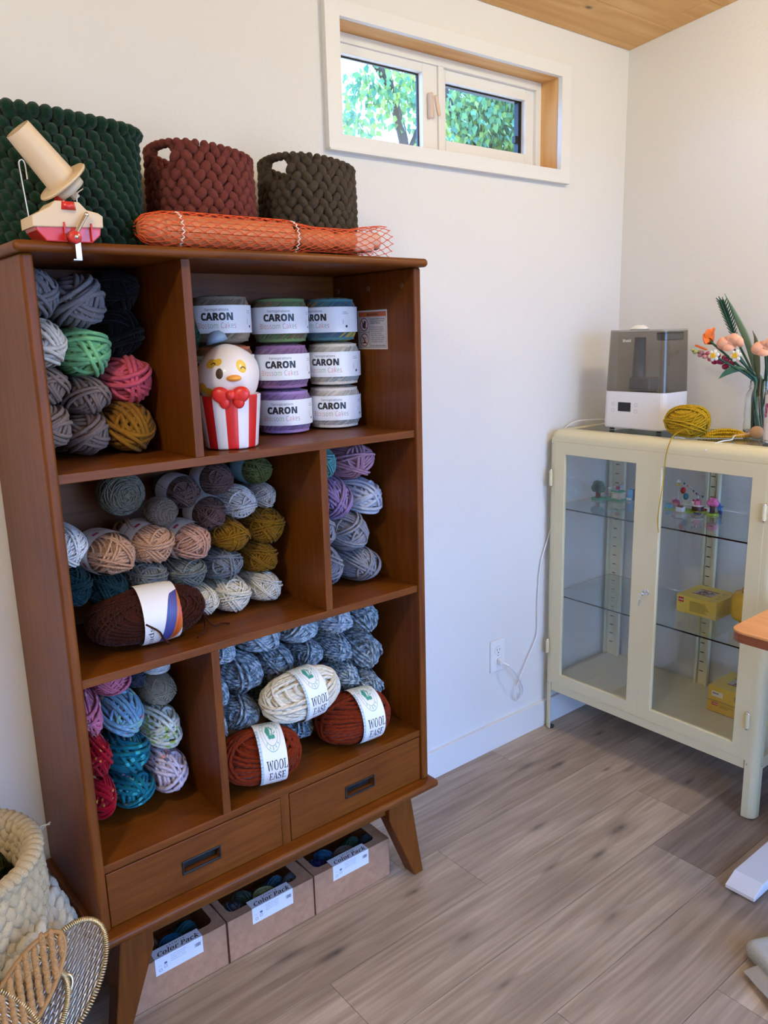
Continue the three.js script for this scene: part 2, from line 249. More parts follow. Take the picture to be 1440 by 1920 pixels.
  const R = [[1.328, 0.262], [1.328, 0.206], [1.4125, 0.003], [1.4375, 0.003], [1.396, 0.262]], Lp = [[0.602, 0.262], [0.566, 0.003], [0.591, 0.003], [0.665, 0.2], [0.665, 0.262]];
  for (const [z0, z1] of [[0.291, 0.339], [0.02, 0.07]]) { obj('leg', leg(R, z0, z1), W, b); obj('leg', leg(Lp, z0, z1), W, b); }
  for (const z of [0.04, 0.17, 0.2995]) obj('screw_cap', at(cyl(0.0065, 0.006, 0.002, 20), BK.xR - 0.001, 1.582, z, 0, 0, Math.PI / 2), mat(rgb(0.16, 0.075, 0.035), 0.5), b);
  const st = canvasTex(480, 390, (g, w, h) => {
    g.fillStyle = '#d9cfca'; g.fillRect(0, 0, w, h); g.fillStyle = '#c7c3c6'; g.fillRect(18, 18, w - 36, h - 36); g.strokeStyle = '#2a2024'; g.lineWidth = 3; g.strokeRect(18, 18, w - 36, h - 36);
    g.fillStyle = '#c4632e'; g.fillRect(18, 18, w - 36, 46); g.fillStyle = '#2a1a14'; g.font = 'bold 34px sans-serif'; g.textAlign = 'center'; g.fillText('\u26a0 WARNING', w / 2, 54); g.beginPath(); g.moveTo(150, 54); g.lineTo(164, 28); g.lineTo(178, 54); g.fill();
    g.beginPath(); g.moveTo(190, 64); g.lineTo(190, h - 18); g.moveTo(18, 218); g.lineTo(190, 218); g.stroke();
    for (const [cy, k] of [[141, 0], [296, 1]]) { g.fillStyle = '#e6d6d4'; g.strokeStyle = '#7a1420'; g.lineWidth = 9; g.beginPath(); g.arc(104, cy, 62, 0, 7); g.fill(); g.stroke(); g.fillStyle = '#2b1216'; if (k) { g.fillRect(70, cy + 22, 68, 12); g.fillRect(74, cy - 26, 60, 6); g.fillRect(74, cy - 26, 6, 40); g.fillRect(128, cy - 26, 6, 40); g.fillRect(98, cy - 16, 14, 40); } else { g.save(); g.translate(104, cy); g.rotate(0.2); g.fillRect(-6, -38, 32, 76); g.restore(); g.fillRect(78, cy - 20, 18, 52); } g.beginPath(); g.moveTo(62, cy - 44); g.lineTo(146, cy + 44); g.stroke(); }
    g.textAlign = 'left'; g.fillStyle = '#242026'; const T = ['Serious or fatal crushing', 'injuries can occur from', 'furniture tipover.', '', 'To help prevent tipover:', '\u2022 Install tipover restraint', '\u2022 Place heaviest items in', '   the lowest drawers', '\u2022 Never allow children to', '   climb or hang on shelves', '\u2022 Never open more than', '   one drawer at a time', '', 'Do not remove this label']; T.forEach((s, i) => { g.font = (i < 3 || i > 12 ? 'bold ' : '') + '20px sans-serif'; g.fillText(s, 204, 94 + i * 20.5); });
  });
  obj('warning_sticker', new THREE.PlaneGeometry(0.12, 0.097).rotateY(-Math.PI / 2).translate(BK.xR - 0.0008, 1.4807, 0.1825), mat(0xffffff, 0.45, { map: st, side: THREE.DoubleSide }), b).userData.label = 'printed safety warning sticker';
}
// ---------------------------------------------------------------- the cream metal glass-door cabinet
const CB = { x: 2.339, x1: 2.734, z0: 0.0198, z1: 0.827, top: 1.13 };
{
  const c = thing('display_cabinet', 'cream metal display cabinet with two glass doors and glass shelves', 'cabinet', [0, 0, 0]), C = M.cab, { x, x1, z0, z1 } = CB, gl = M.glass;
  const post = (px, pz, sx, sz, w = 0.038) => { // corner post with a rounded outer edge
    const r = 0.024, s = []; s.push([0, w], [0, r]); for (let i = 0; i <= 6; i++) { const a = Math.PI + i / 6 * Math.PI / 2; s.push([r + r * Math.cos(a), r + r * Math.sin(a)]); } s.push([w, 0], [w, 0.003], [r + 0.002, 0.004], [0.004, r + 0.002], [0.004, w]);
    const pts = s.map(([a, b]) => [px + sx * a, pz + sz * b]); const g = extr(sx * sz > 0 ? pts : pts.reverse(), 1.098); g.applyMatrix4(new THREE.Matrix4().set(1, 0, 0, 0, 0, 0, 1, 0.004, 0, 1, 0, 0, 0, 0, 0, 1));
    const p = g.attributes.position; for (let t = 0; t < p.count; t += 3) for (let k = 0; k < 3; k++) { const A = t * 3 + k, B = (t + 1) * 3 + k, tmp = p.array[A]; p.array[A] = p.array[B]; p.array[B] = tmp; } g.computeVertexNormals(); return g;
  };
  obj('post', post(x, z0, 1, 1, 0.028), C, c); obj('post', post(x, z1, 1, -1), C, c); obj('post', post(x1, z0, -1, 1), C, c); obj('post', post(x1, z1, -1, -1), C, c);
  for (const [px, pz] of [[x + 0.018, z0 + 0.018], [x + 0.018, z1 - 0.018], [x1 - 0.018, z0 + 0.018], [x1 - 0.018, z1 - 0.018]]) obj('foot', at(cyl(0.014, 0.014, 0.006, 16), px, 0.003, pz), M.black, c);
  { const R = 0.03, g = new RoundedBoxGeometry(x1 - x, 0.06, z1 - z0, 5, R); g.translate((x + x1) / 2, 1.1, (z0 + z1) / 2); const frame = extr(roundRect(x + 0.002, x1 - 0.002, z0 + 0.002, z1 - 0.002, 0.026), 0.03, 0, [roundRect(x + 0.055, x1 - 0.055, z0 + 0.055, z1 - 0.055, 0.01).reverse()]);
    // rounded rim swept round the top, glass set in
    const prof = []; for (let i = 0; i <= 8; i++) { const a = i / 8 * Math.PI / 2; prof.push([0.03 - 0.03 * Math.cos(a), 1.1 + 0.03 * Math.sin(a)]); } prof.unshift([0, 1.0905]); prof.push([0.058, 1.13], [0.058, 1.124], [0.03, 1.122], [0.006, 1.1]);
    const ring = (i) => { const r = Math.max(0.004, 0.032 - i), q = roundRect(x + i, x1 - i, z0 + i, z1 - i, r, 6); return q; };
    const P = [], idx = []; prof.forEach(([i, y]) => ring(i).forEach(([a, b]) => P.push(a, y, b))); const n = ring(0).length; for (let k = 0; k < prof.length - 1; k++) for (let i = 0; i < n; i++) { const j = (i + 1) % n, A = k * n + i, B = k * n + j; idx.push(A, A + n, B, B, A + n, B + n); }
    const gg = new THREE.BufferGeometry(); gg.setAttribute('position', new THREE.Float32BufferAttribute(P, 3)); gg.setIndex(idx); gg.computeVertexNormals(); obj('top_rim', gg, mat(C.color, 0.4, { side: THREE.DoubleSide }), c); }
  const glassSolid = new THREE.MeshPhysicalMaterial({ color: rgb(0.95, 0.98, 0.97), roughness: 0, transmission: 1, thickness: 0.005, ior: 1.5, attenuationColor: rgb(0.25, 0.55, 0.5), attenuationDistance: 0.12 });
  obj('top_pane', bx(x + 0.05, x1 - 0.05, 1.1235, 1.1285, z0 + 0.05, z1 - 0.05, 0), glassSolid, c);
  obj('bottom_tray', [bx(x + 0.006, x1 - 0.004, 0.185, 0.2, z0 + 0.006, z1 - 0.006, 0.002), bx(x + 0.002, x + 0.006, 0.1604, 0.1905, z0 + 0.03, z1 - 0.041, 0.001), bx(x1 - 0.008, x1 - 0.004, 0.1604, 0.19, z0 + 0.03, z1 - 0.04, 0.001), bx(x + 0.03, x1 - 0.04, 0.1604, 0.2, z0 + 0.002, z0 + 0.006, 0.001), bx(x + 0.04, x1 - 0.04, 0.1604, 0.2, z1 - 0.006, z1 - 0.002, 0.001)], C, c);
  obj('rear_rail', [bx(x1 - 0.03, x1 - 0.006, 1.07, 1.1, z0 + 0.01, z1 - 0.01, 0.001), bx(x + 0.03, x1 - 0.03, 1.08, 1.1, z0 + 0.004, z0 + 0.01, 0.001), bx(x + 0.03, x1 - 0.03, 1.08, 1.1, z1 - 0.01, z1 - 0.004, 0.001)], C, c);
  obj('side_pane', bx(x + 0.03, x1 - 0.03, 0.2, 1.085, z0 + 0.011, z0 + 0.014, 0), gl, c); obj('side_pane', bx(x + 0.03, x1 - 0.03, 0.2, 1.085, z1 - 0.014, z1 - 0.011, 0), gl, c); obj('back_pane', bx(x1 - 0.012, x1 - 0.009, 0.2, 1.085, z0 + 0.03, z1 - 0.03, 0), gl, c);
  const slotM = mat(rgb(0.05, 0.045, 0.03), 0.8);
  for (const [zc, w] of [[0.05, 0.042], [0.434, 0.026], [0.797, 0.042]]) {
    const rl = obj('shelf_rail', [bx(x1 - 0.026, x1 - 0.016, 0.2, 1.085, zc - w / 2, zc + w / 2, 0.0015), bx(x1 - 0.034, x1 - 0.018, 0.2, 1.085, zc - w / 2 - 0.012, zc - w / 2 - 0.003, 0.001), bx(x1 - 0.034, x1 - 0.018, 0.2, 1.085, zc + w / 2 + 0.003, zc + w / 2 + 0.012, 0.001)], C, c);
    const sl = []; for (let y = 0.25; y < 1.06; y += 0.0356) sl.push(bx(x1 - 0.0268, x1 - 0.0258, y, y + 0.0035, zc - 0.009, zc + 0.006, 0)); obj('slots', sl, slotM, rl).userData.kind = 'stuff';
  }
  for (const y of [0.8555, 0.533]) obj('glass_shelf', bx(x + 0.014, x1 - 0.036, y - 0.005, y, z0 + 0.018, z1 - 0.018, 0), glassSolid, c);
  for (const [d0, d1, g0, g1, s] of [[0.0492, 0.4148, 0.0875, 0.3727, 0], [0.4168, 0.7882, 0.4605, 0.7478, 1]]) {
    const fr = extr([[d0, 0.1925], [d1, 0.1925], [d1, 1.0885], [d0, 1.0885]], 0.012, 0.0015, [[[g0, 0.2315], [g0, 1.049], [g1, 1.049], [g1, 0.2315]]]); // (z, y) -> world
    fr.applyMatrix4(new THREE.Matrix4().set(0, 0, 1, x + 0.001, 0, 1, 0, 0, 1, 0, 0, 0, 0, 0, 0, 1)); const p = fr.attributes.position; for (let t = 0; t < p.count; t += 3) for (let k = 0; k < 3; k++) { const A = t * 3 + k, B = (t + 1) * 3 + k, tmp = p.array[A]; p.array[A] = p.array[B]; p.array[B] = tmp; } fr.computeVertexNormals();
    const d = obj('door', fr, C, c); obj('pane', bx(x + 0.008, x + 0.011, 0.2265, 1.054, g0 - 0.005, g1 + 0.005, 0), gl, d);
    const hz = s ? 0.7905 : 0.0355; for (const [y0, y1] of s ? [[0.929, 0.979], [0.294, 0.347]] : [[0.93, 0.99], [0.304, 0.358]]) { const h = obj('hinge', [at(cyl(0.0062, 0.0062, y1 - y0 - 0.008, 14), x - 0.006, (y0 + y1) / 2, hz)], C, d); for (const hy of [y0 + 0.003, y1 - 0.003]) obj('hinge_tip', at(new THREE.SphereGeometry(0.0058, 12, 8), x - 0.006, hy, hz), M.chrome, h); }
    if (s) { obj('lock', [at(cyl(0.01, 0.01, 0.005, 24), x - 0.003, 0.6345, 0.4312, 0, 0, Math.PI / 2), at(new THREE.TorusGeometry(0.0095, 0.0015, 8, 24), x - 0.005, 0.6345, 0.4312, 0, Math.PI / 2)], M.chrome, d); }
  }
  for (const [sx, sy, sz] of [[x - 0.001, 1.085, 0.036], [x - 0.001, 0.183, 0.033], [x - 0.001, 0.18, 0.797], [x + 0.028, 0.18, z1 + 0.001]]) obj('screw', at(new THREE.SphereGeometry(0.0035, 10, 8), sx, sy, sz), M.chrome, c);
}
{ // key left in the cabinet lock, with its ring and spare
  const k = thing('key', 'small steel key with a ring and a spare hanging from the cabinet lock', 'key', [0, 0, 0]); const x = 2.326, y = 0.6345, z = 0.431;
  obj('shank', [rod(V(x + 0.009, y, z), V(x - 0.004, y, z), 0.0022), at(new THREE.TorusGeometry(0.006, 0.0018, 8, 20), x - 0.009, y - 0.001, z - 0.001, 0, 0.3)], M.chrome, k);
  obj('ring', at(new THREE.TorusGeometry(0.008, 0.0008, 6, 24), x - 0.012, y - 0.008, z - 0.008, 0.3, 0.9), M.chrome, k);
  obj('spare_key', [at(new THREE.TorusGeometry(0.006, 0.0015, 6, 18), x - 0.012, y - 0.02, z - 0.01, 0, 0.8), rod(V(x - 0.012, y - 0.025, z - 0.01), V(x - 0.012, y - 0.045, z - 0.012), 0.0018)], M.chrome, k);
}
// ---------------------------------------------------------------- the standing desk at the right wall
{
  const d = thing('standing_desk', 'standing desk with orange wood top and white metal T-foot', 'desk', [0, 0, 0]), y = 0.74;
  const s = roundRect(1.962, 2.71, 0.9, 2.25, 0.035), g = extr(s, 0.003, 0.0015), g2 = extr(roundRect(1.962, 2.71, 0.9, 2.25, 0.035), 0.022, 0.0005);
  const up = (gg, yy) => { gg.applyMatrix4(new THREE.Matrix4().set(1, 0, 0, 0, 0, 0, 1, yy, 0, 1, 0, 0, 0, 0, 0, 1)); const p = gg.attributes.position; for (let t = 0; t < p.count; t += 3) for (let k = 0; k < 3; k++) { const A = t * 3 + k, B = (t + 1) * 3 + k, tmp = p.array[A]; p.array[A] = p.array[B]; p.array[B] = tmp; } gg.computeVertexNormals(); return boxUV(gg, 2); };
  obj('desktop', up(g, y - 0.0045), M.desk, d); obj('edge_band', up(g2, y - 0.028), M.deskEdge, d);
  const wm = mat(rgb(0.78, 0.78, 0.8), 0.35);
  for (const zc of [0.963, 2.1]) {
    const ft = extr([[2.0, 0.008], [2.69, 0.008], [2.69, 0.02], [2.66, 0.034], [2.045, 0.034], [2.0, 0.014]], 0.076, 0.002); ft.translate(0, 0, zc - 0.038);
    obj('foot', ft, wm, d); obj('column', [bx(2.31, 2.39, 0.036, 0.4, zc - 0.03, zc + 0.03, 0.004), bx(2.317, 2.383, 0.4, 0.712, zc - 0.024, zc + 0.024, 0.003)], wm, d);
  }
  obj('crossbar', bx(2.32, 2.38, 0.69, 0.711, 0.99, 2.07, 0.003), wm, d);
  for (const [gx, gz] of [[2.04, 0.963], [2.65, 0.963], [2.04, 2.1], [2.65, 2.1]]) obj('glide', at(cyl(0.012, 0.012, 0.008, 14), gx, 0.004, gz), M.black, d);
}
// ---------------------------------------------------------------- yarn
// strands wound round a barrel shape (unit radius, half-length hl along z), as real tubes over a core
function addTube(out, pts, nrm, r, flat, sides, closed, col, tw = 0) {
  const n = pts.length, base = out.p.length / 3, T = V(0, 0, 0), B = V(0, 0, 0), N = V(0, 0, 0); let len = 0; const rows = closed ? n + 1 : n;
  for (let i = 0; i < rows; i++) {
    const k = i % n, a = pts[closed ? (k + n - 1) % n : Math.max(0, k - 1)], b = pts[closed ? (k + 1) % n : Math.min(n - 1, k + 1)]; T.copy(b).sub(a).normalize(); N.copy(nrm[k]); B.crossVectors(T, N).normalize(); N.crossVectors(B, T).normalize();
    if (i) len += pts[k].distanceTo(pts[(i - 1) % n]);
    for (let s = 0; s <= sides; s++) { const t = s / sides * 2 * Math.PI, q = tw ? 0.86 + 0.3 * Math.abs(Math.cos(t - len * tw / r)) : 1, c = Math.cos(t), d = Math.sin(t); out.p.push(pts[k].x + (N.x * c * flat + B.x * d) * r * q, pts[k].y + (N.y * c * flat + B.y * d) * r * q, pts[k].z + (N.z * c * flat + B.z * d) * r * q); const nx = N.x * c / flat + B.x * d, ny = N.y * c / flat + B.y * d, nz = N.z * c / flat + B.z * d, l = Math.hypot(nx, ny, nz); out.n.push(nx / l, ny / l, nz / l); out.u.push(len / (6.28 * r), s / sides); if (col) out.c.push(...col(i / (rows - 1))); }
  }
  const w = sides + 1; for (let i = 0; i < rows - 1; i++) for (let s = 0; s < sides; s++) { const a = base + i * w + s, b = a + w; out.i.push(a, a + 1, b, a + 1, b + 1, b); }
}
const newOut = () => ({ p: [], n: [], u: [], i: [], c: [] });
function finish(o) { const g = new THREE.BufferGeometry(); g.setAttribute('position', new THREE.Float32BufferAttribute(o.p, 3)); g.setAttribute('normal', new THREE.Float32BufferAttribute(o.n, 3)); g.setAttribute('uv', new THREE.Float32BufferAttribute(o.u, 2)); if (o.c.length) g.setAttribute('color', new THREE.Float32BufferAttribute(o.c, 3)); g.setIndex(o.i); return g; }
const PW = 2.5;
function barrel(s, hl, k = 1) { const rho = Math.hypot(s.x, s.y), f = k * Math.pow(Math.pow(rho, PW) + Math.pow(Math.abs(s.z), PW), -1 / PW); return V(s.x * f, s.y * f, s.z * f * hl); }
function addCore(o, hl, k, col) { const g = new THREE.SphereGeometry(1, 20, 12), p = g.attributes.position, base = o.p.length / 3; for (let i = 0; i < p.count; i++) { const s = V(p.getX(i), p.getY(i), p.getZ(i)).normalize(), q = barrel(s, hl, k); o.p.push(q.x, q.y, q.z); const n = V(s.x, s.y, s.z / hl).normalize(); o.n.push(n.x, n.y, n.z); o.u.push(g.attributes.uv.getX(i) * 8, g.attributes.uv.getY(i) * 8); if (col) o.c.push(...col); } for (const j of g.index.array) o.i.push(base + j); }
function skeinGeo(seed, r, hl, o = {}) {
  const out = newOut(), R = rand(seed), { seg = 26, sides = 5, rings = 3, end = 1, tw = 0, lf = 1, norm = 1.11 } = o, gap = 1.9 * r;
  addCore(out, hl, 1 - r * 1.5);
  const loop = (tilt, az, d, lift, wob) => {
    const n = V(Math.sin(tilt) * Math.cos(az), Math.sin(tilt) * Math.sin(az), Math.cos(tilt)), e1 = Math.abs(n.z) < 0.9 ? V(0, 0, 1).cross(n).normalize() : V(1, 0, 0).cross(n).normalize(), e2 = n.clone().cross(e1), c = Math.sqrt(Math.max(0.002, 1 - d * d)), ph = R() * 6.28, pts = [], nn = [];
    for (let i = 0; i < seg; i++) { const t = i / seg * 6.2832, dd = d + wob * Math.sin(t * 2 + ph), s = e1.clone().multiplyScalar(c * Math.cos(t)).addScaledVector(e2, c * Math.sin(t)).addScaledVector(n, dd).normalize(), q = barrel(s, hl, 1 - r + lift * lf); pts.push(q); nn.push(V(s.x, s.y, s.z / hl).normalize()); }
    addTube(out, pts, nn, r, 0.85, sides, true, null, tw);
  };
  const a0 = R() * 3.14, t0 = 1.57 + (R() - 0.5) * 0.25;
  for (let d = -1 + gap * 0.6; d < 1; d += gap) loop(t0 + (R() - 0.5) * 0.06, a0 + (R() - 0.5) * 0.05, d, 0, r * 0.5);
  const bundle = (tilt, az, d0, k, lift) => { for (let i = 0; i < k; i++) loop(tilt + (R() - 0.5) * 0.07, az + (R() - 0.5) * 0.07, clamp(d0 + (i - (k - 1) / 2) * gap, -0.95, 0.95), lift + (R() - 0.5) * r * 0.3, r * 0.5); };
  const nb = Math.max(3, Math.round(0.42 / r / 2.2));
  bundle(1.57 + (R() - 0.5) * 0.5, a0 + 1.0 + R() * 0.9, (R() - 0.5) * 0.3, nb + 2, r * 0.8);
  bundle(1.05 + R() * 0.25, a0 + 2.2 + R(), 0.25 * (R() - 0.3), nb, r * 1.2);
  bundle(1.9 + R() * 0.25, a0 + 3.6 + R(), -0.3 * R(), Math.max(2, nb - 2), r * 1.5);
  bundle(1.3 + R() * 0.5, a0 + 5 * R(), 0.35, 2, r * 2);
  for (let i = 0; i < rings; i++) loop(0.12 + R() * 0.35, R() * 6.28, end * (0.72 + 0.09 * i), r * 0.6, r * 0.6);
  const g = finish(out); if (tw) g.computeVertexNormals(); g.computeBoundingBox(); const bb = g.boundingBox, fx = norm / Math.max(bb.max.x, -bb.min.x), fy = norm / Math.max(bb.max.y, -bb.min.y), fz = 1.02 * hl / Math.max(bb.max.z, -bb.min.z); g.scale(fx, fy, fz); return g;
}
// fibre maps on the strands: u = lengths of one circumference, v = round the strand
const plyBump = dataTex(64, 64, (x, y, c) => { const t = ((x / 64 + y / 64 * 1) * 2) % 1; c[0] = c[1] = c[2] = 255 * Math.sqrt(Math.max(0, 1 - (2 * t - 1) ** 2)); }, false);
const fuzzBump = (() => { const n = noiseGrid(71); return dataTex(128, 64, (x, y, c) => { c[0] = c[1] = c[2] = 255 * n(x / 2, y / 2, 64, 32); }, false); })();
const heather = (seed, amp) => { const a = noiseGrid(seed), b = noiseGrid(seed + 1); return rep(dataTex(256, 64, (x, y, c) => { const v = 255 * (1 - amp + amp * clamp(0.25 + 0.9 * (0.55 * a(x / 8, y / 8, 32, 8) + 0.45 * b(x / 3, y / 2, 64, 32)))); c[0] = c[1] = c[2] = v; }), 9, 1); };
const hSoft = heather(81, 0.22), hStrong = heather(83, 0.42);
const marl = (a, b, seed) => { const n = noiseGrid(seed); return rep(dataTex(256, 64, (x, y, c) => { const t = ((x / 64 + y / 64) * 1) % 1, k = smooth(0.25, 0.55, Math.abs(2 * t - 1) * 0.75 + (n(x / 6, y / 6, 42, 10) - 0.5) * 0.7); for (let i = 0; i < 3; i++) c[i] = mix(a[i], b[i], k); }), 4, 1); };
const flecks = (base, dots, seed, count = 26) => { const R = rand(seed), w = 512, h = 32, n = noiseGrid(seed), L = []; for (let i = 0; i < count; i++) L.push([R() * w, R() * h, 2 + R() * 4, 3 + R() * 7, dots[Math.floor(R() * dots.length)]]); return rep(dataTex(w, h, (x, y, c) => { const f = 0.88 + 0.16 * n(x / 4, y / 4, 64, 8); c[0] = base[0] * f; c[1] = base[1] * f; c[2] = base[2] * f; for (const [dx, dy, rx, ry, q] of L) { let ex = Math.abs(x - dx); ex = Math.min(ex, w - ex) / rx; let ey = Math.abs(y - dy); ey = Math.min(ey, h - ey) / ry; if (ex * ex + ey * ey < 1) { c[0] = q[0]; c[1] = q[1]; c[2] = q[2]; } } }), 22, 1); };
const yarnMat = (o) => mat(0xffffff, 0.95, { bumpMap: fuzzBump, bumpScale: 0.0012, sheen: 0.35, sheenRoughness: 0.6, sheenColor: rgb(0.5, 0.5, 0.5), specularIntensity: 0.3, ...o });
const ply = { bumpMap: plyBump, bumpScale: 0.0016 };
const Y = {
  grey: ['8f8d95', hSoft], white: ['efece5', hSoft], mint: ['8ed99c', hSoft], coral: ['ee6478', hSoft], taupe: ['a08a80', hSoft], caramel: ['a8701f', hSoft], navy: ['090c18', hSoft],
  sage: ['837e6e', hStrong, 1], plum: ['664c49', hSoft, 1], olive: ['66703f', hSoft, 1], silverw: ['dad6d5', hSoft, 1], ochre: ['8f6212', hSoft, 1], tan: ['cb9c7e', hSoft, 1], rosetan: ['cb9a86', hSoft, 1], snow: ['f2f4f6', hSoft, 1], dkteal: ['06303a', hSoft, 1], grey2: ['7b8080', hStrong, 1], bluegrey: ['818894', hStrong, 1], cream: ['efe6d4', hSoft, 1],
  aqua: ['7cc9cd', hStrong], pinkc: ['dfa9c0', hStrong], lilac: ['b79bd0', hStrong], bluewhite: ['d5dbee', hSoft], silver: ['a9abb9', hStrong], rose: ['d77b96', hSoft, 1], beige: ['b2a894', hSoft, 1], slate: ['3c3f52', hSoft, 1], yellow: ['c9a01e', hSoft, 1], brown: ['40190d', hSoft, 1], rust: ['7c2a0f', hSoft, 1], ivory: ['efe7d4', hSoft, 1],
};
const YM = {}; for (const [k, [c, map, p]] of Object.entries(Y)) YM[k] = yarnMat({ color: new THREE.Color('#' + c), map, ...(p ? ply : {}) });
YM.sagev = yarnMat({ map: marl([98, 92, 80], [150, 128, 118], 91), ...ply });
YM.steel = yarnMat({ map: marl([108, 126, 140], [176, 190, 200], 92), ...ply }); YM.steelL = yarnMat({ map: marl([136, 152, 164], [190, 202, 210], 93), ...ply }); YM.steelP = yarnMat({ map: marl([150, 164, 178], [206, 214, 224], 94), ...ply });
YM.pinkmix = yarnMat({ map: flecks([222, 128, 160], [[170, 60, 90], [240, 190, 200], [150, 120, 120], [196, 70, 110]], 1, 40) });
YM.redsp = yarnMat({ map: flecks([176, 8, 38], [[235, 190, 90], [250, 220, 170], [220, 40, 60]], 2, 20) });
YM.bluesp = yarnMat({ map: flecks([136, 186, 212], [[240, 130, 130], [150, 210, 160], [230, 220, 150], [120, 160, 200]], 3, 34) });
YM.tealsp = yarnMat({ map: flecks([18, 116, 138], [[240, 200, 180], [230, 225, 110], [235, 160, 190], [60, 170, 190]], 4, 26) });
YM.greensp = yarnMat({ map: flecks([224, 232, 224], [[160, 190, 100], [210, 215, 120], [120, 160, 90]], 5, 34) });
YM.pinksp = yarnMat({ map: flecks([224, 210, 228], [[245, 160, 150], [90, 110, 170], [120, 110, 130], [250, 190, 180]], 6, 36) });
const paper = mat(rgb(0.62, 0.62, 0.64), 0.6, { side: THREE.DoubleSide }), paperTeal = mat(rgb(0.22, 0.38, 0.45), 0.6, { side: THREE.DoubleSide });
const paperCream = mat(0xffffff, 0.6, { side: THREE.DoubleSide, map: canvasTex(512, 96, (g, w, h) => { g.fillStyle = '#d3cbc4'; g.fillRect(0, 0, w, h); g.fillStyle = '#b02a48'; for (let i = 0; i < 4; i++) g.fillRect(30 + i * 128, 20, 22, 14); g.fillStyle = '#8a8480'; for (let i = 0; i < 8; i++) g.fillRect(60 + i * 62, 50, 40, 4); }) });
const bands = { grey: paper, teal: paperTeal, cream: paperCream };
const KIND = {}; { const def = { fat: [0.105, 1.9, 5], mid: [0.064, 2.1, 6], mid2: [0.072, 2.0, 4], fine: [0.036, 1.25, 2], chunky: [0.085, 1.9, 5] }; let s = 200; for (const [k, [r, hl, n]] of Object.entries(def)) KIND[k] = Array.from({ length: n }, () => skeinGeo(s++, r, hl, { seg: k === 'fine' ? 24 : k === 'chunky' ? 72 : 28, sides: k === 'fine' ? 4 : k === 'chunky' ? 6 : 5, tw: k === 'chunky' ? 0.42 : 0, rings: k === 'fine' ? 4 : 3 })); KIND.fine_hl = 1; }
const HL = { fat: 1.9, mid: 2.1, mid2: 2.0, fine: 1.25, chunky: 1.9 };
KIND.finering = [(() => { // a cake seen from its flat end: rings round a hole
  const out = newOut(), R = rand(77); addCore(out, 0.7, 0.93); for (let i = 0; i < 15; i++) { const q = 0.14 + i * 0.058, pts = [], nn = [], ph = R() * 6; for (let k = 0; k < 30; k++) { const t = k / 30 * 6.2832, rr = q + 0.045 * Math.sin(t * 2 + ph), s = V(Math.cos(t) * rr, Math.sin(t) * rr, Math.sqrt(Math.max(0.01, 1 - rr * rr))); pts.push(barrel(s.normalize(), 0.7, 0.97)); nn.push(V(s.x, s.y, s.z / 0.7).normalize()); } addTube(out, pts, nn, 0.034, 0.9, 4, true); }
  for (let i = 0; i < 22; i++) { const pts = [], nn = [], tl = 0.5 + R() * 0.5, az = R() * 6.28, n = V(Math.sin(tl) * Math.cos(az), Math.sin(tl) * Math.sin(az), Math.cos(tl)), e1 = V(0, 0, 1).cross(n).normalize(), e2 = n.clone().cross(e1), d = -0.35 + 0.7 * R(), c = Math.sqrt(1 - d * d); for (let k = 0; k < 30; k++) { const t = k / 30 * 6.2832, s = e1.clone().multiplyScalar(c * Math.cos(t)).addScaledVector(e2, c * Math.sin(t)).addScaledVector(n, d).normalize(); pts.push(barrel(s, 0.7, 0.985)); nn.push(V(s.x, s.y, s.z / 0.7).normalize()); } addTube(out, pts, nn, 0.03, 0.9, 4, true); }
  return finish(out); })()]; HL.finering = 0.7; KIND.finering[0].scale(1.13, 1.13, 1.05);
function bandGeo(hl, z0, z1) { const P = []; for (let i = 0; i <= 6; i++) { const z = mix(z0, z1, i / 6) * hl, t = Math.abs(z / hl), rho = Math.pow(Math.max(0, 1 - Math.pow(t, PW)), 1 / PW); P.push([Math.max(rho, 0.88) * 1.135, z]); } const g = lathe(P, 36); g.rotateX(Math.PI / 2); return g; }
const bandShared = {};
function skein(name, kind, material, pos, scale, rot, label, group, variant) {
  const t = thing(name, label, 'yarn', pos, group); t.rotation.set(...rot, 'YXZ');
  const m = obj('winding', KIND[kind][variant % KIND[kind].length], material, t); m.scale.set(...scale); m.rotation.z = 0; return t;
}
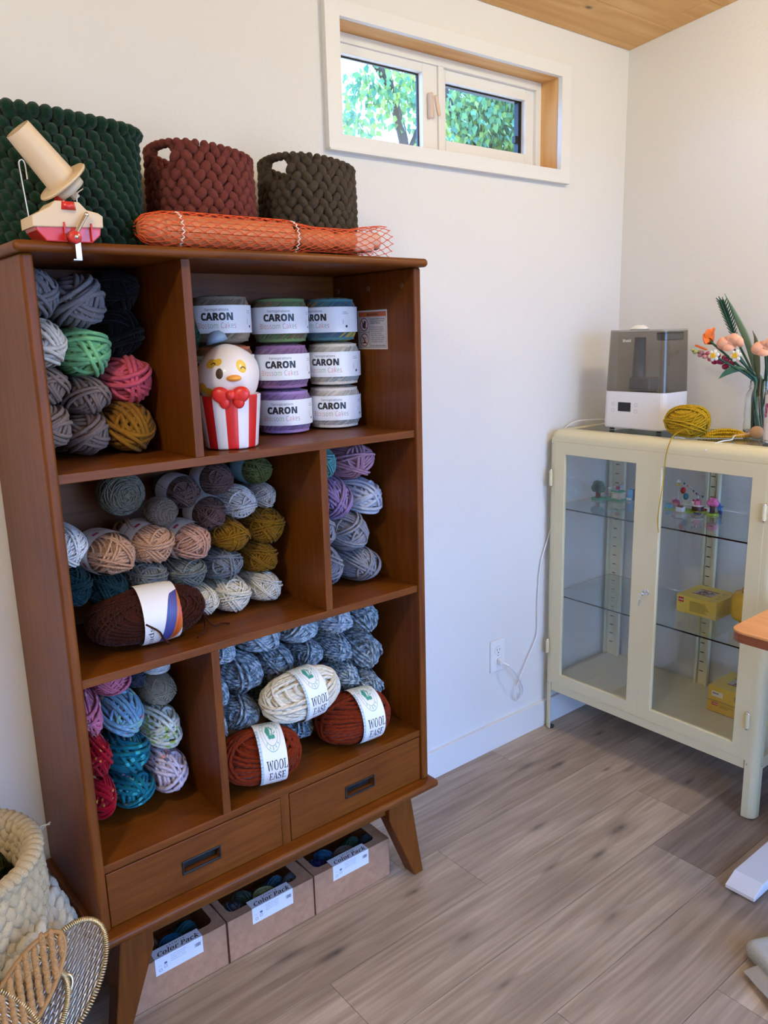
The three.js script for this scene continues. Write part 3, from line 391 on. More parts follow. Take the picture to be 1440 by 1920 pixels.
const SKEINS = [
  ['A', 0.6301, 1.5650, 0.1195, 0.0431, 0.0490, 0.0955, 'fat', 'grey', 'grey plush skein pressed against the bookcase side, top row', 0, 0],
  ['A', 0.7179, 1.5489, 0.1185, 0.0527, 0.0527, 0.0965, 'fat', 'grey', 'large grey plush skein between the other grey one and the navy skeins', 0, 0],
  ['A', 0.6284, 1.4709, 0.1446, 0.0414, 0.0464, 0.0904, 'fat', 'white', 'white plush skein beside the mint green skein', 0, 0],
  ['A', 0.7135, 1.4484, 0.1289, 0.0493, 0.0493, 0.0961, 'fat', 'mint', 'mint green plush skein beside the white one', 0, 0],
  ['A', 0.7979, 1.3915, 0.1244, 0.0490, 0.0490, 0.0956, 'fat', 'coral', 'coral pink plush skein', 0, 0],
  ['A', 0.7151, 1.3615, 0.1127, 0.0422, 0.0402, 0.0823, 'fat', 'taupe', 'taupe plush skein between the mint green and coral skeins', 0, 0],
  ['A', 0.7076, 1.2833, 0.1169, 0.0426, 0.0415, 0.0831, 'fat', 'taupe', 'taupe plush skein beside the caramel skein, on the shelf', 0, 0],
  ['A', 0.7947, 1.2949, 0.1235, 0.0521, 0.0521, 0.1015, 'fat', 'caramel', 'caramel brown plush skein', 0, 0],
  ['A', 0.8052, 1.5721, 0.1035, 0.0426, 0.0426, 0.0815, 'fat', 'navy', 'navy black plush skein, topmost of two', 0, 0],
  ['A', 0.8000, 1.4860, 0.1060, 0.0473, 0.0505, 0.0840, 'fat', 'navy', 'navy black plush skein above the coral skein', 0, 0],
  ['A', 0.6376, 1.3865, 0.1200, 0.0410, 0.0390, 0.0800, 'fat', 'taupe', 'taupe plush skein under the white skein, by the bookcase side', 0, 0],
  ['A', 0.6303, 1.3055, 0.1310, 0.0431, 0.0431, 0.0840, 'fat', 'taupe', 'taupe plush skein in the cubby corner by the bookcase side', 0, 0],
  ['C', 0.7709, 1.1472, 0.1249, 0.0440, 0.0428, 0.0451, 'finering', 'sage', 'sage grey hand-wound yarn cake', 0, 0],
  ['C', 0.8327, 1.1057, 0.1857, 0.0334, 0.0301, 0.0343, 'fine', 'sagev', 'small variegated taupe ball of yarn beside the sage cake', 0, 0],
  ['C', 0.8997, 1.1346, 0.1250, 0.0382, 0.0347, 0.0750, 'mid', 'plum', 'plum brown skein beside the small taupe ball', 0, 'grey'],
  ['C', 0.9912, 1.1497, 0.1131, 0.0398, 0.0361, 0.0769, 'mid', 'plum', 'plum brown skein beside the olive one', 0, 'grey'],
  ['C', 0.9506, 1.0816, 0.1495, 0.0387, 0.0364, 0.0755, 'mid', 'plum', 'plum brown skein lying over the rose tan one', 0, 'grey'],
  ['C', 1.1008, 1.1594, 0.1050, 0.0373, 0.0336, 0.0750, 'mid', 'olive', 'olive green skein with a teal paper band', 0, 'teal'],
  ['C', 1.0376, 1.0898, 0.1343, 0.0391, 0.0379, 0.0757, 'mid', 'silverw', 'pale grey skein beside the plum brown skeins', 0, 0],
  ['C', 1.1121, 1.0964, 0.1250, 0.0274, 0.0311, 0.0750, 'mid', 'silverw', 'small pale grey skein above the mustard skeins', 0, 0],
  ['C', 0.9977, 1.0223, 0.1514, 0.0429, 0.0370, 0.0836, 'mid', 'ochre', 'mustard skein under the plum brown one', 0, 0],
  ['C', 1.1024, 1.0248, 0.1303, 0.0460, 0.0423, 0.0897, 'mid', 'ochre', 'mustard skein under the small pale grey one', 0, 0],
  ['C', 1.0793, 0.9492, 0.1373, 0.0424, 0.0374, 0.0827, 'mid', 'ochre', 'mustard skein on top of the cream skeins', 0, 0],
  ['C', 0.7046, 1.0360, 0.1629, 0.0498, 0.0424, 0.0971, 'mid', 'tan', 'light tan skein beside the white one', 0.1, 'cream'],
  ['C', 0.7997, 1.0402, 0.1545, 0.0464, 0.0420, 0.0905, 'mid', 'tan', 'light tan skein between two others', 0.1, 'cream'],
  ['C', 0.8909, 1.0274, 0.1505, 0.0459, 0.0402, 0.0895, 'mid', 'rosetan', 'rosy tan skein beside the mustard one', 0.1, 'cream'],
  ['C', 0.6247, 1.0665, 0.1645, 0.0382, 0.0412, 0.0805, 'mid', 'snow', 'white skein against the bookcase side', 0, 0],
  ['C', 0.6265, 0.9819, 0.1675, 0.0398, 0.0376, 0.0775, 'mid', 'dkteal', 'dark teal skein against the bookcase side', 0, 0],
  ['C', 0.7034, 0.9559, 0.1518, 0.0452, 0.0367, 0.0882, 'mid', 'dkteal', 'dark teal skein under the light tan one', 0, 0],
  ['C', 0.7916, 0.9649, 0.1480, 0.0447, 0.0334, 0.0870, 'mid', 'grey2', 'grey skein beside the dark teal one', 0, 0],
  ['C', 0.8799, 0.9545, 0.1473, 0.0450, 0.0334, 0.0877, 'mid', 'grey2', 'grey skein between the grey and blue grey ones', 0, 0],
  ['C', 0.9736, 0.9525, 0.1365, 0.0480, 0.0360, 0.0935, 'mid', 'bluegrey', 'blue grey skein above the cream skeins', 0, 0],
  ['C', 0.9155, 0.8848, 0.1600, 0.0307, 0.0331, 0.0750, 'mid', 'cream', 'cream skein behind the big dark brown one', 0, 0],
  ['C', 0.9917, 0.8799, 0.1454, 0.0459, 0.0387, 0.0896, 'mid', 'cream', 'cream skein under the blue grey one', 0, 0],
  ['C', 1.0810, 0.8771, 0.1472, 0.0425, 0.0363, 0.0828, 'mid', 'cream', 'cream skein under the mustard one, by the divider', 0, 0],
  ['D', 1.2462, 1.1661, 0.1686, 0.0317, 0.0417, 0.0814, 'mid', 'aqua', 'aqua blue plush skein beside the divider', 0, 0],
  ['D', 1.3551, 1.1554, 0.1478, 0.0564, 0.0457, 0.1072, 'mid2', 'pinkc', 'pale pink plush skein under the shelf', 0, 0],
  ['D', 1.2697, 1.0759, 0.1654, 0.0448, 0.0536, 0.1046, 'mid2', 'lilac', 'lilac plush skein beside the divider', 0, 0],
  ['D', 1.3832, 1.0598, 0.1562, 0.0466, 0.0494, 0.0938, 'fat', 'bluewhite', 'bluish white plush skein under the pale pink one', 0, 0],
  ['D', 1.3269, 0.9780, 0.1620, 0.0528, 0.0488, 0.1030, 'mid2', 'silver', 'silver grey plush skein under the white one', 0, 0],
  ['D', 1.2207, 0.9987, 0.1884, 0.0364, 0.0429, 0.0816, 'mid2', 'silver', 'silver grey plush skein beside the divider, upper of two', 0, 0],
  ['D', 1.3483, 0.8874, 0.1685, 0.0495, 0.0442, 0.0965, 'mid2', 'silver', 'silver grey plush skein by the bookcase wall, on the shelf', 0, 0],
  ['D', 1.2384, 0.9065, 0.1772, 0.0370, 0.0515, 0.0978, 'mid2', 'silver', 'silver grey plush skein beside the divider, on the shelf', 0, 0],
  ['E', 0.6776, 0.7624, 0.1690, 0.0416, 0.0285, 0.0810, 'mid2', 'rose', 'rose pink skein under the shelf', 0, 0],
  ['E', 0.6227, 0.7104, 0.1697, 0.0311, 0.0515, 0.1003, 'fat', 'pinkmix', 'mottled pink plush skein above the red ones', 0, 0],
  ['E', 0.6277, 0.6104, 0.1695, 0.0305, 0.0490, 0.0955, 'fat', 'redsp', 'red plush skein with gold flecks, upper of two', 0, 0],
  ['E', 0.6278, 0.5126, 0.1651, 0.0299, 0.0488, 0.0949, 'fat', 'redsp', 'red plush skein with gold flecks, on the shelf', 0, 0],
  ['E', 0.7017, 0.6749, 0.1560, 0.0449, 0.0483, 0.0940, 'fat', 'bluesp', 'light blue plush skein with confetti flecks', 0, 0],
  ['E', 0.7050, 0.5749, 0.1526, 0.0500, 0.0410, 0.0974, 'fat', 'tealsp', 'teal plush skein with confetti flecks, upper of two', 0, 0],
  ['E', 0.7039, 0.4941, 0.1562, 0.0482, 0.0378, 0.0938, 'fat', 'tealsp', 'teal plush skein with confetti flecks, on the shelf', 0, 0],
  ['E', 0.7971, 0.6964, 0.1450, 0.0372, 0.0349, 0.0750, 'fine', 'beige', 'beige skein under the white one', 0, 0],
  ['E', 0.7988, 0.7559, 0.1250, 0.0350, 0.0257, 0.0750, 'mid', 'snow', 'white skein under the shelf, above the beige one', 0, 0],
  ['E', 0.7465, 0.7310, 0.1150, 0.0255, 0.0255, 0.0750, 'mid', 'slate', 'slate skein between the rose pink and beige ones', 0, 0],
  ['E', 0.7900, 0.6101, 0.1376, 0.0420, 0.0526, 0.1024, 'fat', 'greensp', 'white plush skein with green flecks', 0, 0],
  ['E', 0.7949, 0.5051, 0.1465, 0.0437, 0.0530, 0.1035, 'fat', 'pinksp', 'white plush skein with pink and blue flecks, on the shelf', 0, 0],
  ['F', 0.9639, 0.7377, 0.1225, 0.0398, 0.0372, 0.0775, 'chunky', 'steelL', 'steel blue marled skein at the divider, top row', 0, 0],
  ['F', 1.0750, 0.7394, 0.1110, 0.0526, 0.0398, 0.0890, 'chunky', 'steelL', 'steel blue marled skein second from the divider, top row', 0, 0],
  ['F', 1.1891, 0.7345, 0.1160, 0.0518, 0.0438, 0.0940, 'chunky', 'steelL', 'steel blue marled skein third from the divider, top row', 0, 0],
  ['F', 1.2913, 0.7357, 0.1215, 0.0505, 0.0423, 0.0985, 'chunky', 'steelP', 'steel blue marled skein paler than the rest, top row', 0, 0],
  ['F', 1.3781, 0.7296, 0.1514, 0.0373, 0.0429, 0.0836, 'chunky', 'steel', 'steel blue marled skein at the bookcase wall, top row', 0, 0],
  ['F', 1.0148, 0.6666, 0.1220, 0.0503, 0.0503, 0.0980, 'chunky', 'steel', 'steel blue marled skein second from the divider, middle row', 0, 0],
  ['F', 1.1166, 0.6602, 0.1160, 0.0431, 0.0484, 0.0940, 'chunky', 'steel', 'steel blue marled skein third from the divider, middle row', 0, 0],
  ['F', 1.2129, 0.6562, 0.1237, 0.0391, 0.0377, 0.0763, 'chunky', 'steel', 'steel blue marled skein fourth from the divider, middle row', 0, 0],
  ['F', 1.2944, 0.6555, 0.1372, 0.0425, 0.0384, 0.0828, 'chunky', 'steel', 'steel blue marled skein fifth from the divider, middle row', 0, 0],
  ['F', 1.3760, 0.6312, 0.1392, 0.0406, 0.0517, 0.1008, 'chunky', 'steel', 'steel blue marled skein at the bookcase wall, middle row', 0, 0],
  ['F', 0.9346, 0.6487, 0.1336, 0.0320, 0.0444, 0.0864, 'chunky', 'steel', 'steel blue marled skein at the divider, middle row', 0, 0],
  ['F', 0.9217, 0.5619, 0.1434, 0.0296, 0.0445, 0.0866, 'chunky', 'steel', 'steel blue marled skein at the divider, on the shelf', 0, 0],
  ['F', 0.9929, 0.5729, 0.1445, 0.0427, 0.0464, 0.0905, 'chunky', 'steel', 'steel blue marled skein second from the divider, on the shelf', 0, 0],
  ['F', 1.3133, 0.5756, 0.1408, 0.0376, 0.0432, 0.0842, 'chunky', 'steel', 'steel blue marled skein behind the cream skein', 0, 0],
  ['F', 1.3756, 0.5341, 0.1734, 0.0351, 0.0393, 0.0766, 'chunky', 'steel', 'steel blue marled skein at the bookcase wall, lower row', 0, 0],
  ['F', 1.1655, 0.4763, 0.1400, 0.0386, 0.0373, 0.0750, 'chunky', 'steel', 'steel blue marled skein behind the rust skeins', 0, 0],
  ['F', 1.1203, 0.5496, 0.1060, 0.0465, 0.0492, 0.0840, 'chunky', 'steel', 'steel blue marled skein behind the cream skein, lower row', 0, 0],
  ['F', 1.3031, 0.4854, 0.1060, 0.0453, 0.0482, 0.0840, 'chunky', 'steel', 'steel blue marled skein behind the rust skein nearest the bookcase wall', 0, 0],
];
const CUBBY = { A: 'plush skeins in the top cubby', C: 'skeins in the wide middle cubby', D: 'pastel skeins in the small middle cubby', E: 'skeins in the bottom cubby beside the drawers', F: 'steel blue marled skeins in the wide bottom cubby' };
SKEINS.forEach(([c, x, y, z, rx, ry, half, kind, col, label, yaw, band], i) => {
  const R = rand(500 + i), hl = HL[kind], t = skein('yarn_skein', kind, YM[col], [x, y, z], [rx, ry, half / hl], [(R() - 0.5) * 0.1, yaw + (R() - 0.5) * 0.16, 0], label, CUBBY[c], i);
  t.children[0].rotation.z = (Math.floor(R() * 2) * Math.PI) + (R() - 0.5) * 0.3;
  if (band) { const key = kind; bandShared[key] ??= bandGeo(hl, -0.25, 0.42); const b = obj('paper_band', bandShared[key], bands[band], t); b.scale.set(rx, ry, half / hl); b.rotation.z = t.children[0].rotation.z; }
});
// ---------------------------------------------------------------- labelled skeins, yarn cakes and the toy in the cubbies
function labelBand(r, z0, z1, a0, a1, n = 40) {
  const p = [], nn = [], u = [], ix = []; for (let i = 0; i <= n; i++) for (let k = 0; k <= 6; k++) { const a = mix(a0, a1, i / n), z = mix(z0, z1, k / 6), rr = r * (1 - 0.12 * Math.pow(Math.abs(z) / (r * 1.25), 3)); p.push(rr * Math.cos(a), rr * Math.sin(a), z); nn.push(Math.cos(a), Math.sin(a), 0); u.push(k / 6, i / n); }
  for (let i = 0; i < n; i++) for (let k = 0; k < 6; k++) { const A = i * 7 + k, B = A + 7; ix.push(A, A + 1, B, A + 1, B + 1, B); }
  const g = new THREE.BufferGeometry(); g.setAttribute('position', new THREE.Float32BufferAttribute(p, 3)); g.setAttribute('normal', new THREE.Float32BufferAttribute(nn, 3)); g.setAttribute('uv', new THREE.Float32BufferAttribute(u, 2)); g.setIndex(ix); return g;
}
const printMat = (map, r = 0.45) => mat(0xffffff, r, { map, side: THREE.DoubleSide });
const woolLabel = canvasTex(512, 1536, (g, w, h) => {
  g.fillStyle = '#eef0f2'; g.fillRect(0, 0, w, h); const cx = w / 2 + 18, cy = 560;
  g.strokeStyle = '#3f9c8c'; g.fillStyle = '#3f9c8c'; g.lineWidth = 5; g.beginPath(); g.arc(cx, cy, 176, 0, 7); g.stroke(); g.beginPath(); g.arc(cx, cy, 128, 0, 7); g.stroke();
  g.font = 'bold 38px serif'; g.textAlign = 'center'; const ring = (s, a0, a1, f) => [...s].forEach((ch, i) => { const a = mix(a0, a1, i / (s.length - 1)); g.save(); g.translate(cx + 150 * Math.cos(a), cy + 150 * Math.sin(a)); g.rotate(a + (f ? -Math.PI / 2 : Math.PI / 2)); g.fillText(ch, 0, 13); g.restore(); });
  ring('LION BRAND', -Math.PI * 0.93, -Math.PI * 0.07, 0); ring('YARNS', Math.PI * 0.74, Math.PI * 0.26, 1);
  const R = rand(3); g.lineWidth = 6; for (let i = 0; i < 46; i++) { const a = R() * 6.28, q = 30 + R() * 62; g.beginPath(); g.arc(cx - 10 + Math.cos(a) * q * 0.9, cy + Math.sin(a) * q * 0.62, 10 + R() * 16, a, a + 1.8); g.stroke(); } g.beginPath(); g.ellipse(cx - 44, cy - 8, 40, 46, 0, 0, 7); g.fill(); g.fillRect(cx - 50, cy + 34, 120, 34);
  g.fillStyle = '#16181c'; g.font = 'bold 122px serif'; g.fillText('WOOL', cx + 34, 890); g.fillText('EASE', cx + 30, 1000); g.fillStyle = '#eef0f2'; for (let i = 0; i < 9; i++) g.fillRect(cx - 118 + i * 38, 800, 5, 210);
  g.fillStyle = '#3a4a58'; g.font = 'italic bold 34px serif'; g.fillText('THICK & QUICK', cx + 30, 1062); g.fillStyle = '#1d6a78'; for (let i = 0; i < 3; i++) { g.beginPath(); g.moveTo(cx - 80 + i * 100, 1150); g.lineTo(cx - 40 + i * 100, 1092); g.lineTo(cx - 4 + i * 100, 1150); g.fill(); }
  g.fillStyle = '#b9cdd8'; g.fillRect(0, 520, 54, 700); g.fillStyle = '#6f93a4'; for (let i = 0; i < 22; i++) g.fillRect(0, 530 + i * 31, i % 2 ? 26 : 46, 6); g.fillStyle = '#444'; g.fillRect(200, 250, 130, 8); g.fillRect(200, 270, 110, 8); g.fillRect(200, 290, 126, 22);
});
const brownLabel = canvasTex(640, 1536, (g, w, h) => {
  g.fillStyle = '#ece9e6'; g.fillRect(0, 0, w, h); const R = rand(8); g.fillStyle = '#3b3630'; let x = 300; while (x < 500) { const b = 3 + R() * 8; g.fillRect(x, 320, b, 78); x += b + 3 + R() * 7; } g.font = '22px sans-serif'; g.fillStyle = '#6c665f'; g.fillText('0 74101 04120 6', 300, 425); g.fillText('made with care', 320, 470);
  g.save(); g.beginPath(); g.moveTo(260, 1120); g.bezierCurveTo(330, 900, 420, 700, 500, 640); g.lineTo(w, 600); g.lineTo(w, 960); g.bezierCurveTo(560, 1100, 420, 1150, 260, 1120); g.clip();
  for (let i = 0; i < 60; i++) { const t = i / 60; g.strokeStyle = t < 0.55 ? `rgb(${40 + 50 * R()},${50 + 50 * R()},${110 + 60 * R()})` : `rgb(${150 + 80 * R()},${60 + 70 * R()},${20 + 30 * R()})`; g.lineWidth = 10; g.beginPath(); g.moveTo(230 + t * 300, 1180); g.quadraticCurveTo(360 + t * 320, 900, 420 + t * 420, 560); g.stroke(); } g.restore();
  g.save(); g.translate(150, 1180); g.rotate(-Math.PI / 2); g.fillStyle = '#1a1a1a'; g.font = '110px serif'; g.fillText('threads', -110, 0); g.restore();
});
function bigSkein(name, kind, matr, pos, yaw, pitch, r, half, label, group, variant, lab, w0, w1, spin, shift = 0.55) {
  const t = thing(name, label, 'yarn', pos, group); t.rotation.set(0, yaw, 0); const inner = t; const m = obj('winding', KIND[kind][variant], matr, inner); m.scale.set(r, r, half / HL[kind]); m.rotation.set(-pitch, 0, spin, 'XYZ');
  if (lab) { const b = obj('paper_label', labelBand(r * 1.06, w0, w1, Math.PI + 2.2 + shift, -0.9 + shift), printMat(lab), inner); b.rotation.x = -pitch; } return t;
}
KIND.rope = [...[301, 302, 303].map((s) => skeinGeo(s, 0.078, 1.5, { rings: 2, seg: 84, sides: 6, tw: 0.4, lf: 0.45, norm: 1 }))]; HL.rope = 1.5; KIND.long = [skeinGeo(305, 0.042, 2.0, { sides: 4, lf: 0.4, norm: 1 })]; HL.long = 2.0;
bigSkein('yarn_skein', 'rope', YM.rust, [0.985, 0.5035, 0.277], 1.27, 0, 0.066, 0.098, 'rust brown chunky skein with a white paper label, nearest the divider', 'labelled chunky skeins', 0, woolLabel, -0.012, 0.052, 0.4);
bigSkein('yarn_skein', 'rope', YM.rust, [1.267, 0.5035, 0.272], 1.44, 0, 0.066, 0.1, 'rust brown chunky skein with a white paper label, nearest the bookcase wall', 'labelled chunky skeins', 1, woolLabel, -0.008, 0.058, 1.9);
bigSkein('yarn_skein', 'rope', YM.ivory, [1.113, 0.614, 0.268], 1.57, 0.05, 0.061, 0.106, 'ivory chunky skein with a white paper label on top of the rust ones', 'labelled chunky skeins', 2, woolLabel, -0.022, 0.04, 2.6);
{ const t = bigSkein('yarn_skein', 'long', YM.brown, [0.757, 0.9035, 0.243], 1.46, 0, 0.06, 0.124, 'large dark brown skein with a printed white label lying along the shelf', null, 0, brownLabel, -0.022, 0.058, 0.7);
  const le = (g) => obj('loose_end', g, YM.brown, t); le(tube([[0.03, 0.03, 0.115], [0.02, -0.03, 0.13], [-0.02, -0.056, 0.118], [-0.05, -0.058, 0.09]], 0.0022, 20, 6)); le(tube([[0, -0.02, 0.12], [-0.01, -0.054, 0.14], [0.0, -0.058, 0.165], [-0.012, -0.058, 0.178]], 0.0024, 20, 6)); le(tube([[-0.062, 0.0, -0.02], [-0.066, -0.02, 0.005], [-0.058, -0.04, 0.015], [-0.05, -0.058, 0.03]], 0.0022, 16, 6)); }
// --- self-striping yarn cakes with printed wraps
const cakeLabel = canvasTex(2048, 300, (g, w, h) => {
  g.fillStyle = '#eceef3'; g.fillRect(0, 0, w, h); g.textAlign = 'center';
  for (const cx of [512, 1536]) { g.fillStyle = '#4a4c55'; g.font = '40px sans-serif'; g.fillText('Yarnspirations', cx, 62); g.fillStyle = '#191b22'; g.font = 'bold 104px sans-serif'; g.fillText('CARON', cx, 158); g.strokeStyle = '#191b22'; g.lineWidth = 7; g.strokeText('CARON', cx, 158); const cs = ['#d78f86', '#c98d9b', '#c59a86', '#e0b09a', '#cfa0a8', '#8fb49a', '#a7b58c', '#7fb0a2', '#c7a0b0', '#d79a92', '#cf8f98', '#8fb3a0', '#c98aa0'], s = 'Blossom Cakes'; g.font = '76px sans-serif'; let x = cx - 235; g.textAlign = 'left'; [...s].forEach((ch, i) => { g.save(); g.fillStyle = cs[i]; g.translate(x, 246); g.scale(0.82, 1.1); g.fillText(ch, 0, 0); g.restore(); x += g.measureText(ch).width * 0.82 + 2; }); g.textAlign = 'center'; g.fillStyle = '#20222a'; g.beginPath(); g.arc(cx + 420, 232, 15, 0, 7); g.fill(); g.fillStyle = '#9aa0aa'; g.fillRect(cx + 370, 60, 60, 6); g.fillRect(cx + 370, 80, 80, 6); g.fillRect(cx + 370, 150, 6, 60); }
});
const cakeWrap = printMat(cakeLabel, 0.4);
function cakeGeo(seed, pal) {
  const out = newOut(), R = rand(seed), n = 64, h = 0.8, col = (i) => { const t = ((i / n) * pal.length * 1.0 + 0.35 * Math.sin(i * 1.7)) % pal.length, a = pal[Math.floor(t + pal.length) % pal.length], b = pal[Math.floor(t + 1 + pal.length) % pal.length], f = smooth(0.2, 0.8, t - Math.floor(t)), k = 0.8 + 0.3 * R(); return [0, 1, 2].map((c) => lin(mix(a[c], b[c], f)) * k); };
  const core = new THREE.CylinderGeometry(0.9, 0.9, 1.5, 24), base = 0; { const c0 = pal[0].map(lin); core.toNonIndexed(); const p = core.attributes.position; for (let i = 0; i < p.count; i++) { out.p.push(p.getX(i), p.getY(i), p.getZ(i)); out.n.push(core.attributes.normal.getX(i), core.attributes.normal.getY(i), core.attributes.normal.getZ(i)); out.u.push(0, 0); out.c.push(...c0); } for (const j of core.index.array) out.i.push(base + j); }
  for (const dir of [1, -1]) for (let i = 0; i < n; i++) { const f0 = i / n * 6.2832 + (R() - 0.5) * 0.05, pts = [], nn = [], c = col(i), m = 20, kk = dir * (0.62 + 0.1 * R()), lf = dir > 0 ? 0.0 : 0.018; for (let j = 0; j <= m; j++) { const s = mix(-1.42, 1.42, j / m), cs = Math.cos(s), sn = Math.sin(s), rho = Math.pow(cs, 0.42) * (1 + lf) * (0.95 + 0.12 * sn * sn), y = h * Math.sign(sn) * Math.pow(Math.abs(sn), 0.72), f = f0 + kk * s * 1.1; pts.push(V(rho * Math.cos(f), y, rho * Math.sin(f))); nn.push(V(cs * Math.cos(f), sn, cs * Math.sin(f)).normalize()); } addTube(out, pts, nn, 0.05, 0.7, 4, false, () => c); }
  return finish(out);
}
const cakeMat = mat(0xffffff, 0.95, { vertexColors: true, bumpMap: fuzzBump, bumpScale: 0.001, sheen: 0.3, sheenColor: rgb(0.4, 0.4, 0.4) });
const wrapGeo = (() => { const g = new THREE.CylinderGeometry(1.04, 1.04, 0.93, 48, 1, true); return g; })();
const G = 'yarn cakes in printed wraps';
[ // x, y, z, turn, palette, label
  [1.353, BK.s1, 0.122, 0.85, [[222, 214, 204], [204, 196, 190], [214, 206, 206], [196, 190, 182]], 'cream grey yarn cake in a printed wrap, on the shelf'],
  [1.203, BK.s1, 0.118, 0.95, [[160, 130, 186], [134, 104, 164], [182, 156, 200], [150, 128, 170]], 'purple yarn cake in a printed wrap, on the shelf'],
  [1.354, BK.s1 + 0.108, 0.124, 0.62, [[214, 206, 192], [190, 186, 178], [204, 196, 196], [176, 182, 180]], 'pale grey yarn cake in a printed wrap, between two others in its stack'],
  [1.201, BK.s1 + 0.108, 0.12, 0.98, [[142, 104, 150], [170, 134, 176], [118, 90, 120], [150, 120, 160]], 'mauve purple yarn cake in a printed wrap, in the middle of its stack'],
  [1.352, BK.s1 + 0.216, 0.118, 0.3, [[70, 120, 130], [206, 150, 80], [90, 130, 90], [200, 180, 70], [80, 110, 140]], 'teal, orange and yellow yarn cake in a turned printed wrap, topmost of its stack'],
  [1.203, BK.s1 + 0.216, 0.12, 0.98, [[98, 130, 84], [140, 110, 90], [112, 84, 96], [90, 134, 110], [124, 104, 84]], 'green and brown striped yarn cake in a printed wrap, topmost of its stack'],
  [1.048, BK.s1 + 0.22, 0.115, 0.95, [[120, 110, 96], [150, 134, 116], [106, 96, 84], [168, 150, 132]], 'taupe striped yarn cake in a printed wrap above the toy duck'],
  [1.05, BK.s1 + 0.11, 0.115, 0.3, [[170, 90, 60], [110, 130, 80], [200, 140, 90], [140, 80, 70]], 'red, green and orange yarn cake in a printed wrap behind the toy duck'],
].forEach(([x, y, z, turn, pal, label], i) => {
  const t = thing('yarn_cake', label, 'yarn', [x, y + 0.0548, z], G); t.rotation.y = turn + Math.PI;
  const s = 0.0665; obj('winding', cakeGeo(400 + i, pal), cakeMat, t).scale.set(s, 0.0652, s); const w = obj('paper_wrap', wrapGeo, cakeWrap, t); w.scale.set(s, 0.0655, s);
});
{ const t = skein('yarn_skein', 'mid', yarnMat({ color: new THREE.Color('#124038'), map: hSoft, ...ply }), [0.921, 1.4775, 0.12], [0.04, 0.055, 0.04], [0, 0.1, 0], 'dark green skein with a white band squeezed beside the divider', null, 2); const b = obj('paper_band', bandGeo(2.1, -0.35, 0.45), mat(rgb(0.7, 0.7, 0.7), 0.5, { side: THREE.DoubleSide }), t); b.scale.set(0.044, 0.06, 0.04); 
  const t2 = skein('yarn_skein', 'mid', YM.sage, [0.921, 1.327, 0.115], [0.04, 0.08, 0.04], [0, 0.1, 0], 'sage skein standing under the dark green one, behind the toy duck', null, 3); }
